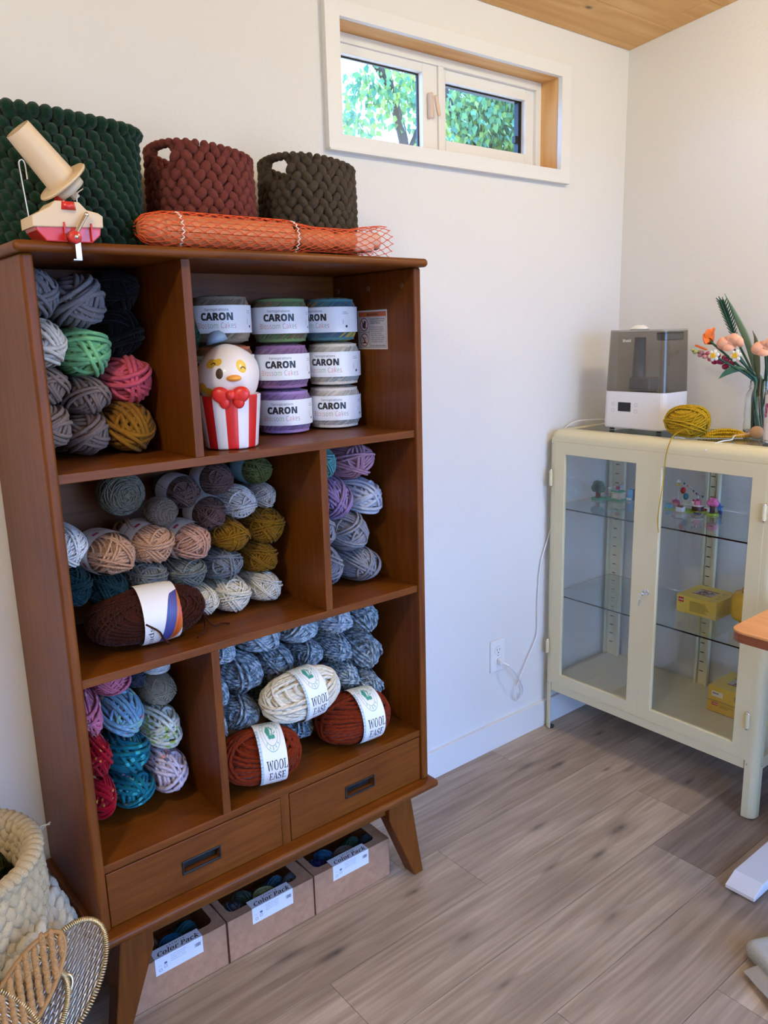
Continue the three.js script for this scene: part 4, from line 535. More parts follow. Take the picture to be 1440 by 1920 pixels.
// --- toy duck in a striped popcorn tub
{
  const t = thing('toy_duck', 'white toy duck with a red bow in a red and white striped popcorn tub', 'toy', [0.983, BK.s1, 0.2485]); t.rotation.y = -0.62;
  const stripes = canvasTex(1024, 64, (g, w, h) => { for (let i = 0; i < 16; i++) { g.fillStyle = i % 2 ? '#e8e4ea' : '#d41f22'; g.fillRect(i * 64, 0, 64, h); } });
  obj('tub', lathe([[0, 0.001], [0.054, 0.001], [0.058, 0.005], [0.0695, 0.114], [0.0675, 0.1155], [0.062, 0.112], [0, 0.108]], 48), mat(0xffffff, 0.3, { map: stripes, clearcoat: 0.4 }), t);
  const hg = new THREE.SphereGeometry(1, 48, 36), p = hg.attributes.position; const bumps = [[-0.55, 0.5, 0.35, 0.16, 0.5], [0.3, 0.75, -0.3, 0.12, 0.5], [0.0, 0.9, 0.1, 0.1, 0.45], [-0.9, 0.1, 0.2, 0.12, 0.5], [0.85, 0.2, -0.2, 0.1, 0.5], [-0.3, 0.5, -0.7, 0.14, 0.5]];
  for (let i = 0; i < p.count; i++) { const v = V(p.getX(i), p.getY(i), p.getZ(i)); let k = 1; for (const [bx_, by, bz, a, w] of bumps) { const d = v.distanceTo(V(bx_, by, bz).normalize()); k += a * Math.exp(-d * d / (w * w)); } p.setXYZ(i, v.x * 0.066 * k, v.y * 0.064 * k, v.z * 0.066 * k); } hg.computeVertexNormals();
  // the face is painted on the vinyl: yellow patches and two shut eyes, one round eye
  const face = canvasTex(1024, 512, (g, w, h) => { g.fillStyle = '#ebe4e2'; g.fillRect(0, 0, w, h); const at_ = (lon, lat) => [((lon + 180) % 360) / 360 * w, (90 - lat) / 180 * h]; const blob = (lon, lat, rx, ry, c) => { const [x, y] = at_(lon, lat); g.fillStyle = c; g.beginPath(); g.ellipse(x, y, rx, ry, 0, 0, 7); g.fill(); }; blob(-26, 32, 34, 28, '#e2b33a'); blob(-10, 34, 24, 22, '#e2b33a'); blob(36, 24, 30, 34, '#e6bb3f'); blob(-46, -14, 30, 28, '#e2b33a'); blob(-32, -22, 26, 24, '#e2b33a'); blob(-6, 12, 19, 27, '#4a3526'); g.strokeStyle = '#4a3526'; g.lineWidth = 7; for (const [lon, lat] of [[-20, 30], [38, 20]]) { const [x, y] = at_(lon, lat); g.beginPath(); g.arc(x, y + 8, 15, Math.PI * 1.1, Math.PI * 1.9); g.stroke(); } });
  hg.rotateY(-Math.PI / 2); const hd = obj('head', hg, mat(0xffffff, 0.35, { map: face, clearcoat: 0.3 }), t); hd.position.set(0, 0.148, 0);
  const bk = new THREE.SphereGeometry(1, 20, 12); bk.scale(0.016, 0.0075, 0.016); obj('beak', at(bk, 0.022, 0.152, 0.066), mat(rgb(0.9, 0.38, 0.06), 0.35), t);
  const lobe = (sx) => { const g = new THREE.SphereGeometry(1, 18, 12); g.scale(0.02, 0.017, 0.009); return at(g, sx, 0.118, 0.07, 0, 0, sx > 0.014 ? 0.4 : -0.4); }, red = mat(rgb(0.72, 0.03, 0.025), 0.35); obj('bow', [lobe(-0.006), lobe(0.034), at(new THREE.SphereGeometry(0.011, 16, 10), 0.014, 0.118, 0.074), at(new THREE.SphereGeometry(1, 14, 10).scale(0.012, 0.015, 0.008), 0.0, 0.104, 0.069), at(new THREE.SphereGeometry(1, 14, 10).scale(0.012, 0.015, 0.008), 0.03, 0.104, 0.069)], red, t);
  const cap = lathe([[0, 0.024], [0.012, 0.022], [0.021, 0.013], [0.024, 0.0], [0, -0.002]], 24); obj('cap', at(cap, -0.018, 0.226, -0.012, 0.1, 0, 0.25), mat(rgb(0.22, 0.33, 0.5), 0.4), t);
}
// ---------------------------------------------------------------- on top of the bookcase
// crochet walls: rows of plump stitches following an outline, with a stitched rim and a hand hole
function crochet(o) { // o: radius function R(angle), rows, stitches per row, y of row, options
  const out = newOut(), R = rand(o.seed), { rows, n, H, rad, taper = () => 1, holes = [], size = 0.62, lean = 0.35 } = o, sp = new THREE.SphereGeometry(1, 8, 6), P = sp.attributes.position, N = sp.attributes.normal;
  const put = (c, q, sx, sy, sz) => { const b = out.p.length / 3, v = V(0, 0, 0); for (let i = 0; i < P.count; i++) { v.set(P.getX(i) * sx, P.getY(i) * sy, P.getZ(i) * sz).applyQuaternion(q); out.p.push(c.x + v.x, c.y + v.y, c.z + v.z); v.set(N.getX(i) / sx, N.getY(i) / sy, N.getZ(i) / sz).applyQuaternion(q).normalize(); out.n.push(v.x, v.y, v.z); out.u.push(i % 9 * 0.3, Math.floor(i / 9) * 0.3); } for (const j of sp.index.array) out.i.push(b + j); };
  const pos = (a, y) => { const k = taper(y / H), q = rad(a); return V(q[0] * k, y + (o.sag ? o.sag(a, y / H) : 0), q[1] * k); };
  for (let r = 0; r < rows; r++) { const y = H * (r + 0.5) / rows; for (let s = 0; s < n; s++) { const a = (s + (r % 2) * 0.5) / n * 6.2832, c = pos(a, y); if (holes.some(([ha, hw, h0, h1]) => Math.abs(Math.atan2(Math.sin(a - ha), Math.cos(a - ha))) < hw && y > h0 && y < h1)) continue; const c2 = pos(a + 0.02, y), tan = c2.clone().sub(c).normalize(), w = pos(0, y).distanceTo(pos(6.2832 / n, y)), out_ = V(tan.z, 0, -tan.x); const m = new THREE.Matrix4().makeBasis(tan, V(0, 1, 0), tan.clone().cross(V(0, 1, 0))), q = new THREE.Quaternion().setFromRotationMatrix(m).multiply(new THREE.Quaternion().setFromAxisAngle(V(0, 0, 1), (o.vee ? ((s + r) % 2 ? 1 : -1) : 1) * lean + (R() - 0.5) * 0.25)); const sl = H / rows, ww = 6.2832 * Math.hypot(...rad(a)) * taper(y / H) / n; put(c, q, ww * size * (0.92 + 0.16 * R()), sl * (o.tall ?? 0.72), ww * 0.55); } }
  if (o.rim) for (let s = 0; s < n * 1.3; s++) { const a = s / (n * 1.3) * 6.2832, c = pos(a, H * 1.0), c2 = pos(a + 0.02, H), tan = c2.clone().sub(c).normalize(), q = new THREE.Quaternion().setFromRotationMatrix(new THREE.Matrix4().makeBasis(tan, V(0, 1, 0), tan.clone().cross(V(0, 1, 0)))); put(c, q, o.rim * 0.8, o.rim * 0.85, o.rim * 1.25); }
  for (const [ha, hw, h0, h1] of holes) for (let i = 0; i < 26; i++) { const t = i / 26 * 6.2832, a = ha + Math.cos(t) * hw * 1.02, y = (h0 + h1) / 2 + Math.sin(t) * (h1 - h0) * 0.62, c = pos(a, Math.min(y, H)); put(c, new THREE.Quaternion(), o.cord ?? 0.008, o.cord ?? 0.008, o.cord ?? 0.008); }
  // soft inner wall so that nothing shines through
  const seg = 48, rr = 12; const base = out.p.length / 3; for (let j = 0; j <= rr; j++) for (let i = 0; i <= seg; i++) { const a = i / seg * 6.2832, y = H * j / rr * 0.985, c = pos(a, y), l = Math.hypot(c.x, c.z); out.p.push(c.x - c.x / l * 0.004, c.y, c.z - c.z / l * 0.004); out.n.push(c.x / l, 0, c.z / l); out.u.push(i, j); }
  for (let j = 0; j < rr; j++) for (let i = 0; i < seg; i++) { const a = (i + 0.5) / seg * 6.2832, y = H * (j + 0.5) / rr; if (holes.some(([ha, hw, h0, h1]) => Math.abs(Math.atan2(Math.sin(a - ha), Math.cos(a - ha))) < hw && y > h0 && y < h1)) continue; const A = base + j * (seg + 1) + i, B = A + seg + 1; out.i.push(A, B, A + 1, A + 1, B, B + 1); }
  return finish(out);
}
const knitMat = (c, o = {}) => mat(new THREE.Color(c), 0.98, { bumpMap: fuzzBump, bumpScale: 0.0015, sheen: 0.4, sheenRoughness: 0.6, sheenColor: new THREE.Color(c).lerp(new THREE.Color(1, 1, 1), 0.3), specularIntensity: 0.2, side: THREE.DoubleSide, ...o });
const circ = (r) => (a) => [Math.cos(a) * r, Math.sin(a) * r];
const superE = (rx, rz, e) => (a) => { const c = Math.cos(a), s = Math.sin(a), k = Math.pow(Math.pow(Math.abs(c), e) + Math.pow(Math.abs(s), e), -1 / e); return [c * k * rx, s * k * rz]; };
const basketBase = (rad, k) => { const s = []; for (let i = 0; i < 40; i++) s.push(rad(i / 40 * 6.2832).map((v) => v * k)); const g = extr(s, 0.008, 0.002); g.rotateX(-Math.PI / 2); g.translate(0, 0.003, 0); return g; };
{
  const b1 = thing('crochet_basket', 'dusty maroon crochet basket with a hand hole in its side', 'basket', [1.008, 1.649, 0.14]); b1.rotation.y = 0.0;
  obj('knit_wall', crochet({ seed: 1, rows: 12, n: 28, H: 0.2, rad: superE(0.1005, 0.095, 2.4), taper: (t) => 0.99 + 0.03 * Math.sin(t * 3), sag: (a, t) => 0.012 * t * Math.cos(a - 2.9), holes: [[2.84, 0.36, 0.15, 0.2]], rim: 0.011, lean: 0.6, vee: true, tall: 0.95, size: 0.5, cord: 0.0075 }), knitMat('#7c4038'), b1); obj('base', basketBase(superE(0.1005, 0.095, 2.4), 0.97), knitMat('#7c4038'), b1);
  const b2 = thing('crochet_basket', 'dark grey brown crochet basket with a hand hole in its side', 'basket', [1.289, 1.649, 0.136]);
  obj('knit_wall', crochet({ seed: 2, rows: 12, n: 28, H: 0.206, rad: superE(0.1005, 0.095, 2.4), taper: (t) => 0.99 + 0.03 * Math.sin(t * 3), sag: (a, t) => 0.012 * t * Math.cos(a - 2.9), holes: [[2.84, 0.36, 0.154, 0.206]], rim: 0.011, lean: 0.6, vee: true, tall: 0.95, size: 0.5, cord: 0.0075 }), knitMat('#54483b'), b2); obj('base', basketBase(superE(0.1005, 0.095, 2.4), 0.97), knitMat('#54483b'), b2);
  const b3 = thing('crochet_basket', 'large forest green crochet basket with pale flecks behind the yarn winder', 'basket', [0.698, 1.6475, 0.16]);
  obj('knit_wall', crochet({ seed: 3, rows: 13, n: 36, H: 0.222, rad: superE(0.138, 0.105, 3), taper: (t) => 0.97 + 0.05 * t, holes: [[2.62, 0.14, 0.17, 0.205]], rim: 0.016, lean: 0.9, tall: 0.62, size: 0.66, sag: (a, t) => 0.012 * t * Math.cos(a + 2.5) }), knitMat('#ffffff', { map: flecks([26, 58, 42], [[150, 170, 160], [30, 70, 50]], 12, 7) }), b3); obj('base', basketBase(superE(0.138, 0.105, 3), 0.95), knitMat('#12301f'), b3);
}
// --- wooden swift rolled up in an orange net
{
  const t = thing('yarn_swift', 'wooden umbrella yarn swift rolled in an orange plastic net', 'yarn swift', [0.79, 1.6765, 0.302]); t.rotation.y = 0.02; const L = 0.6, wd = mat(0xffffff, 0.55, { map: rep(grainTex(131, 256, 128, [196, 108, 62], [226, 142, 92], { fine: 20 }), 0.3, 0.1) });
  const ax = (g) => g.rotateZ(-Math.PI / 2);
  obj('slats', (() => { const l = []; for (let i = 0; i < 16; i++) { const a = i / 16 * 6.2832; l.push(at(bx(0.045, 0.335, -0.0022, 0.0022, -0.005, 0.005, 0.001), 0, Math.cos(a) * 0.027, Math.sin(a) * 0.027, a)); } return l; })(), wd, t).userData.kind = 'stuff';
  obj('end_knob', ax(lathe([[0, 0.0], [0.013, 0.001], [0.019, 0.006], [0.027, 0.03], [0.029, 0.045], [0, 0.05]], 28)), wd, t); obj('shaft', ax(lathe([[0.012, 0.05], [0.012, 0.36], [0.02, 0.365], [0.02, 0.4], [0.0215, 0.402], [0.0215, 0.44], [0.02, 0.442], [0.014, 0.46], [0.02, 0.47], [0.02, 0.51], [0, 0.51]], 24)), wd, t);
  obj('clamp_head', [bx(0.505, 0.56, -0.022, 0.02, -0.022, 0.02, 0.006), at(cyl(0.016, 0.02, 0.03, 18), 0.565, 0.004, 0, 0, 0, -Math.PI / 2)], mat(rgb(0.78, 0.5, 0.38), 0.5), t);
  const tie = mat(rgb(0.85, 0.82, 0.78), 0.6); for (const x of [0.072, 0.338]) { const z = []; for (let i = 0; i <= 40; i++) { const a = i / 40 * 6.2832; z.push(V(x + (i % 2) * 0.006, Math.cos(a) * 0.0338, Math.sin(a) * 0.0338)); } obj('lacing', tube(z, 0.0013, 80, 5), tie, t); }
  // diamond net, radius following the swift, flared and frayed at the open end
  const rr = (x) => { const p = [[-0.005, 0.012], [0.01, 0.025], [0.045, 0.0325], [0.1, 0.0345], [0.33, 0.0345], [0.36, 0.029], [0.4, 0.0245], [0.5, 0.025], [0.53, 0.031], [0.575, 0.0365], [0.6, 0.0385]]; for (let i = 0; i < p.length - 1; i++) if (x <= p[i + 1][0]) return mix(p[i][1], p[i + 1][1], clamp((x - p[i][0]) / (p[i + 1][0] - p[i][0]))); return 0.0385; };
  const out = newOut(), n = 15, kx = 40; for (const d of [1, -1]) for (let i = 0; i < n; i++) { const pts = [], nn = [], f0 = i / n * 6.2832; const m = 92; for (let j = 0; j <= m; j++) { const x = mix(-0.004, L, j / m), f = f0 + d * (Math.PI / n) * (1 - Math.cos(x * 210)) * 0.5 * 1 + 0, r = rr(x) + 0.0008; pts.push(V(x, Math.cos(f) * r, Math.sin(f) * r)); nn.push(V(0, Math.cos(f), Math.sin(f))); } addTube(out, pts, nn, 0.0009, 1, 4, false); }
  obj('net', finish(out), mat(rgb(0.78, 0.1, 0.02), 0.4), t);
}
// --- hand-cranked yarn winder clamped to the top board
{
  const t = thing('yarn_winder', 'cream and red plastic yarn winder clamped to the bookcase top', 'yarn winder', [0.642, 1.6405, 0.333]), cream = mat(rgb(0.72, 0.55, 0.36), 0.4), red = mat(rgb(0.62, 0.025, 0.02), 0.25, { clearcoat: 0.4 });
  const prism = (pts, d, b = 0.002) => { const g = extr(pts, d - 2 * b, b); g.translate(0, 0, -d / 2 + b); return g; };
  obj('lower_body', prism([[-0.04, 0.0], [0.036, 0.0], [0.05, 0.012], [0.053, 0.028], [-0.056, 0.024], [-0.054, 0.016]], 0.06), red, t); for (const rx of [-0.012, 0.034]) obj('rib', bx(rx, rx + 0.003, 0, 0.03, 0.028, 0.036, 0.001), red, t);
  obj('upper_body', prism([[-0.06, 0.022], [0.055, 0.026], [0.056, 0.042], [0.05, 0.046], [0.03, 0.05], [0.018, 0.062], [-0.02, 0.062], [-0.03, 0.052], [-0.06, 0.036]], 0.066), cream, t);
  obj('gear_knob', [at(lathe([[0, 0.014], [0.013, 0.013], [0.0145, 0.0], [0, 0.0]], 12), 0.0, 0.05, 0.026), at(cyl(0.011, 0.009, 0.014, 20), -0.002, 0.068, 0)], red, t);
  const ax = V(-0.67, 0.73, 0.1).normalize(), c0 = V(0.008, 0.098, 0), q = new THREE.Quaternion().setFromUnitVectors(V(0, 1, 0), ax);
  const place = (g) => { g.applyQuaternion(q); return g.translate(c0.x, c0.y, c0.z); };
  obj('spindle', place(lathe([[0, -0.03], [0.007, -0.03], [0.007, -0.018], [0.028, -0.016], [0.028, -0.004], [0.012, -0.003], [0, -0.002]], 28)), mat(rgb(0.66, 0.6, 0.48), 0.5), t);
  obj('cone_disc', place(lathe([[0, 0.004], [0.046, 0.006], [0.048, 0.003], [0.046, 0.0], [0, -0.001]], 40)), cream, t);
  obj('cone', place(lathe([[0.0275, 0.005], [0.0225, 0.104], [0.02, 0.104], [0.025, 0.007]], 40)), mat(cream.color, 0.4, { side: THREE.DoubleSide }), t);
  const steel = M.chrome; obj('yarn_guide', tube([[-0.057, 0.02, 0.005], [-0.06, 0.06, 0.005], [-0.064, 0.118, 0.005], [-0.062, 0.1275, 0.005], [-0.057, 0.1275, 0.005], [-0.0545, 0.12, 0.005], [-0.054, 0.098, 0.006]], 0.0013, 40, 6), steel, t); obj('guide_hook', tube([[0.014, 0.066, 0.012], [0.022, 0.064, 0.012], [0.024, 0.08, 0.012], [0.036, 0.09, 0.01]], 0.0013, 20, 6), steel, t);
  obj('crank_arm', [rod(V(0.026, 0.043, 0.042), V(0.0, 0.006, 0.048), 0.0036, 12), at(new THREE.SphereGeometry(0.0045, 12, 8), 0.026, 0.043, 0.042)], steel, t);
  obj('crank_knob', at(lathe([[0, 0.016], [0.009, 0.015], [0.0115, 0.01], [0.009, 0.003], [0.012, 0.0], [0, 0.0]], 8), -0.003, 0.003, 0.05, Math.PI / 2), red, t); obj('crank_screw', at(new THREE.SphereGeometry(0.004, 12, 8), -0.003, 0.003, 0.066), steel, t);
  obj('clamp', [bx(0.003, 0.013, -0.03, 0.004, 0.036, 0.0385, 0.0005), bx(-0.002, 0.013, -0.0325, -0.03, 0.012, 0.0385, 0.0005)], steel, t);
}
// ---------------------------------------------------------------- cardboard yarn boxes under the bookcase
const card = mat(0xffffff, 0.85, { map: (() => { const a = noiseGrid(141), b = noiseGrid(142); return rep(dataTex(256, 256, (x, y, c) => { const t = 0.5 * a(x / 2, y / 2, 64, 64) + 0.5 * b(x / 16, y / 16, 16, 16); c[0] = 158 + 26 * t; c[1] = 116 + 24 * t; c[2] = 88 + 22 * t; }), 0.2, 0.2); })() });
const packLabel = canvasTex(928, 580, (g, w, h) => {
  g.fillStyle = '#dfe3ee'; g.fillRect(0, 0, w, h); g.textAlign = 'center'; g.fillStyle = '#4a4450'; g.font = '64px sans-serif'; g.fillText('P R E M I E R', w / 2 + 10, 84); g.fillStyle = '#15151c'; g.save(); g.translate(w / 2, 206); g.transform(1, 0, -0.18, 1, 0, 0); g.font = 'italic bold 150px serif'; g.fillText('Color Pack', 0, 0); g.restore();
  g.fillStyle = '#5b5e6c'; g.font = '24px sans-serif'; ['Use: 100% cotton mini balls', '20 balls in assorted colors', 'Net weight 10.5 oz (300 g)', 'Machine wash cool, dry flat'].forEach((s, i) => g.fillText(s, w / 2 - 20, 296 + i * 40));
  const R = rand(5); g.fillStyle = '#2a2c38'; let x = 770; while (x < 880) { const b = 2 + R() * 6; g.fillRect(x, 330, b, 74); x += b + 2 + R() * 5; } g.strokeStyle = '#6a5f86'; g.lineWidth = 7; for (const [sx, sy] of [[70, 470], [170, 440]]) g.strokeRect(sx, sy, 50, 46); g.fillStyle = '#55607a'; g.fillRect(170, 368, 54, 44); g.fillStyle = '#c79ab4'; g.fillRect(60, 400, 60, 8);
});
const packFront = packLabel.clone(), packTop = packLabel.clone(); packFront.repeat.set(1, 0.6); packTop.repeat.set(1, 0.4); packTop.offset.set(0, 0.6);
const miniGeo = skeinGeo(311, 0.09, 1.2, { sides: 4 });
const rot3 = (g) => { g.applyMatrix4(new THREE.Matrix4().set(1, 0, 0, 0, 0, 0, 1, 0, 0, -1, 0, 0, 0, 0, 0, 1)); return g; };
[[0.614, 0.068, 0.0, 'nearest the floor basket', ['#1f7a9c', '#8a7672', '#1a6c9e', '#1a5c6c'], 0.018, 0.225], [0.8635, 0.067, 0.0, 'in the middle of three', ['#6f7f96', '#5e7a70', '#b7c08a', '#2e6c8e', '#7f92a8'], 0.018, 0.216], [1.113, 0.058, -0.012, 'nearest the electrical outlet', ['#2a2f86', '#3a86c0', '#867a76', '#2a5a48', '#4a6078'], 0.02, 0.216]].forEach(([x0, lx, ry, where, cols, h0, h1], bi) => {
  const b = thing('yarn_box', 'cardboard yarn box with a white folded label, ' + where, 'box', [x0, 0, 0.288], 'yarn boxes under the bookcase'), W = 0.2465, D = 0.2, H = 0.1155, k = 0.002; b.rotation.y = ry;
  const pn = (...a) => bx(...a, 0.0005, 0, bi * 0.13, bi * 0.07);
  obj('carton', [pn(0, W, 0, H, -k, 0), pn(0, W, 0, H, -D, -D + k), pn(0, k, 0, H, -D, 0), pn(W - k, W, 0, H, -D, 0), pn(0, W, 0, k, -D, 0)], card, b);
  const top = extr([[0, 0], [W, 0], [W, D], [0, D]], k, 0, [roundRect(h0, h1, 0.022, 0.15, 0.016).reverse()]); top.rotateX(-Math.PI / 2); top.translate(0, H - k, 0); obj('lid', boxUV(top, 0), card, b);
  const lw = 0.1165, f = new THREE.ShapeGeometry(new THREE.Shape(roundRect(0, lw, -0.0435, 0.02, 0.006).filter(([, y]) => y <= 0.001).concat([]).map((p) => new THREE.Vector2(...p)))); 
  const fl = new THREE.PlaneGeometry(lw, 0.0435); fl.translate(lx + lw / 2, H - 0.02175, 0.0006); obj('label', fl, mat(0xffffff, 0.35, { map: packFront, side: THREE.DoubleSide }), b);
  const ft = new THREE.PlaneGeometry(lw, 0.029); ft.rotateX(-Math.PI / 2); ft.translate(lx + lw / 2, H + 0.0006, -0.0145); obj('label_flap', ft, mat(0xffffff, 0.35, { map: packTop, side: THREE.DoubleSide }), b);
  cols.forEach((c, i) => { const t = thing('mini_yarn_ball', ['blue', 'dusky', 'bright', 'deep', 'muted'][i] + ' mini yarn ball in the cardboard box ' + where, 'yarn', [x0 + 0.045 + i * 0.042, 0.082 - (i % 2) * 0.008, 0.288 - 0.048 - (i % 2) * 0.03], 'mini yarn balls in the yarn boxes'); t.rotation.set(0.2 * i, 0.7 * i, 1.2 + 0.4 * i); const m = obj('winding', miniGeo, yarnMat({ color: new THREE.Color(c), map: hStrong }), t); m.scale.setScalar(0.027); });
});
// ---------------------------------------------------------------- crochet basket and woven trays in the corner
{
  const b = thing('crochet_basket', 'floor basket with cream crochet rim and frill over a grey crochet body', 'basket', [0.31, 0, 0.248]); const cr = knitMat('#cdb893'), cw = knitMat('#d6cdb8'), gr = knitMat('#857b72');
  obj('body', crochet({ seed: 21, rows: 17, n: 44, H: 0.39, rad: circ(0.168), taper: (t) => 0.94 + 0.06 * t, lean: 0.7, vee: true, tall: 0.8 }).translate(0, 0.008, 0), gr, b);
  const rim = crochet({ seed: 22, rows: 7, n: 46, H: 0.15, rad: circ(0.165), taper: (t) => 1.02 + 0.02 * Math.sin(t * 4), lean: 0.5, vee: true, rim: 0.015, size: 0.58, tall: 0.95 }); rim.translate(0, 0.365, 0); obj('rim', rim, cr, b);
  const inr = crochet({ seed: 23, rows: 4, n: 42, H: 0.075, rad: circ(0.138), taper: (t) => 1 + 0.13 * t, lean: 0.5, vee: true, size: 0.58, tall: 0.95 }); inr.translate(0, 0.44, 0); obj('inner_rim', inr, cr, b);
  const fr = crochet({ seed: 24, rows: 9, n: 54, H: 0.2, rad: (a) => { const r = 0.2 + 0.01 * Math.sin(a * 9); return [Math.cos(a) * r, Math.sin(a) * r]; }, taper: (t) => 1.08 - 0.2 * t * t, lean: 0.6, vee: true, size: 0.58, tall: 0.95, holes: [[1.95, 0.72, -1, 0.13], [-2.3, 0.9, -1, 0.13]] }); fr.translate(0, 0.2, 0); obj('frill', fr, cw, b);
  obj('base', basketBase(circ(0.16), 0.98), gr, b);
  const lt = (g) => obj('loose_tail', g, cw, b); lt(tube([[0.16, 0.5, 0.02], [0.185, 0.515, 0.0], [0.2, 0.52, 0.01]], 0.0015, 12, 5)); lt(tube([[0.16, 0.5, 0.01], [0.19, 0.505, -0.01], [0.205, 0.515, -0.005]], 0.0015, 12, 5));
  for (const [i, x, z, s, lab] of [[0, -0.058, -0.035, 0.058, 'dark olive green yarn ball against the back of the floor basket'], [1, 0.055, -0.03, 0.058, 'dark olive green yarn ball by the frill side of the floor basket'], [2, 0.0, 0.066, 0.056, 'dark olive green yarn ball in front inside the floor basket']]) { const t = skein('yarn_ball', 'fat', yarnMat({ color: new THREE.Color('#343d0c'), map: hStrong }), [0.31 + x, 0.435 + (i % 2) * 0.012, 0.248 + z], [s, s * 0.9, s / 1.9], [0.4 * i, 0.8 * i, 0], lab, 'olive yarn in the floor basket', i); }
}
function ovalPanel(name, parent, c, nrm, L, a, b2, strandMat, rimMat, pitch, weave) { // woven oval sheet: over-under strips inside a coiled rim
  const X = L.clone().addScaledVector(nrm, -L.dot(nrm)).normalize(), Yv = nrm.clone().cross(X).normalize(), out = newOut(), P = (u, v, w) => c.clone().addScaledVector(X, u).addScaledVector(Yv, v).addScaledVector(nrm, w);
  const put = (u0, u1, v, r, k, along) => { const n = 26, pts = [], nn = []; for (let i = 0; i <= n; i++) { const u = mix(u0, u1, i / n), w = r * 0.75 * Math.sin(u / pitch * Math.PI + k * Math.PI), p = along ? P(u, v, w + 0.012 * (u * u / (a * a))) : P(v, u, -w * 0.6 + 0.012 * (v * v / (a * a))); pts.push(p); nn.push(nrm); } addTube(out, pts, nn, r, along ? 0.7 : 0.6, 5, false); };
  let k = 0; for (let v = -b2 + weave; v < b2; v += weave * 1.75, k++) { const h = a * Math.sqrt(1 - v * v / (b2 * b2)); if (h > 0.006) put(-h, h, v, weave * 0.85, k, true); } k = 0; for (let u = -a + pitch; u < a; u += pitch, k++) { const h = b2 * Math.sqrt(1 - u * u / (a * a)); if (h > 0.006) put(-h, h, u, weave * 0.5, k, false); }
  const s = obj(name, finish(out), strandMat, parent); if (rimMat) { const coil = newOut(), n = 150; for (let i = 0; i < n; i++) { const t = i / n * 6.2832, p = P(a * Math.cos(t), b2 * Math.sin(t), 0.012 * Math.cos(t) ** 2), q = P(a * Math.cos(t + 0.02), b2 * Math.sin(t + 0.02), 0.012 * Math.cos(t) ** 2), tn = q.clone().sub(p).normalize(), o = nrm.clone().cross(tn), pts = [], nn = []; for (let j = 0; j < 7; j++) { const f = j / 7 * 6.2832, d = nrm.clone().multiplyScalar(Math.cos(f)).addScaledVector(o, Math.sin(f)); pts.push(p.clone().addScaledVector(d, 0.0042)); nn.push(d); } addTube(coil, pts, nn, 0.0019, 1, 4, true); } obj('rim_coil', finish(coil), rimMat, s); }
  return s;
}
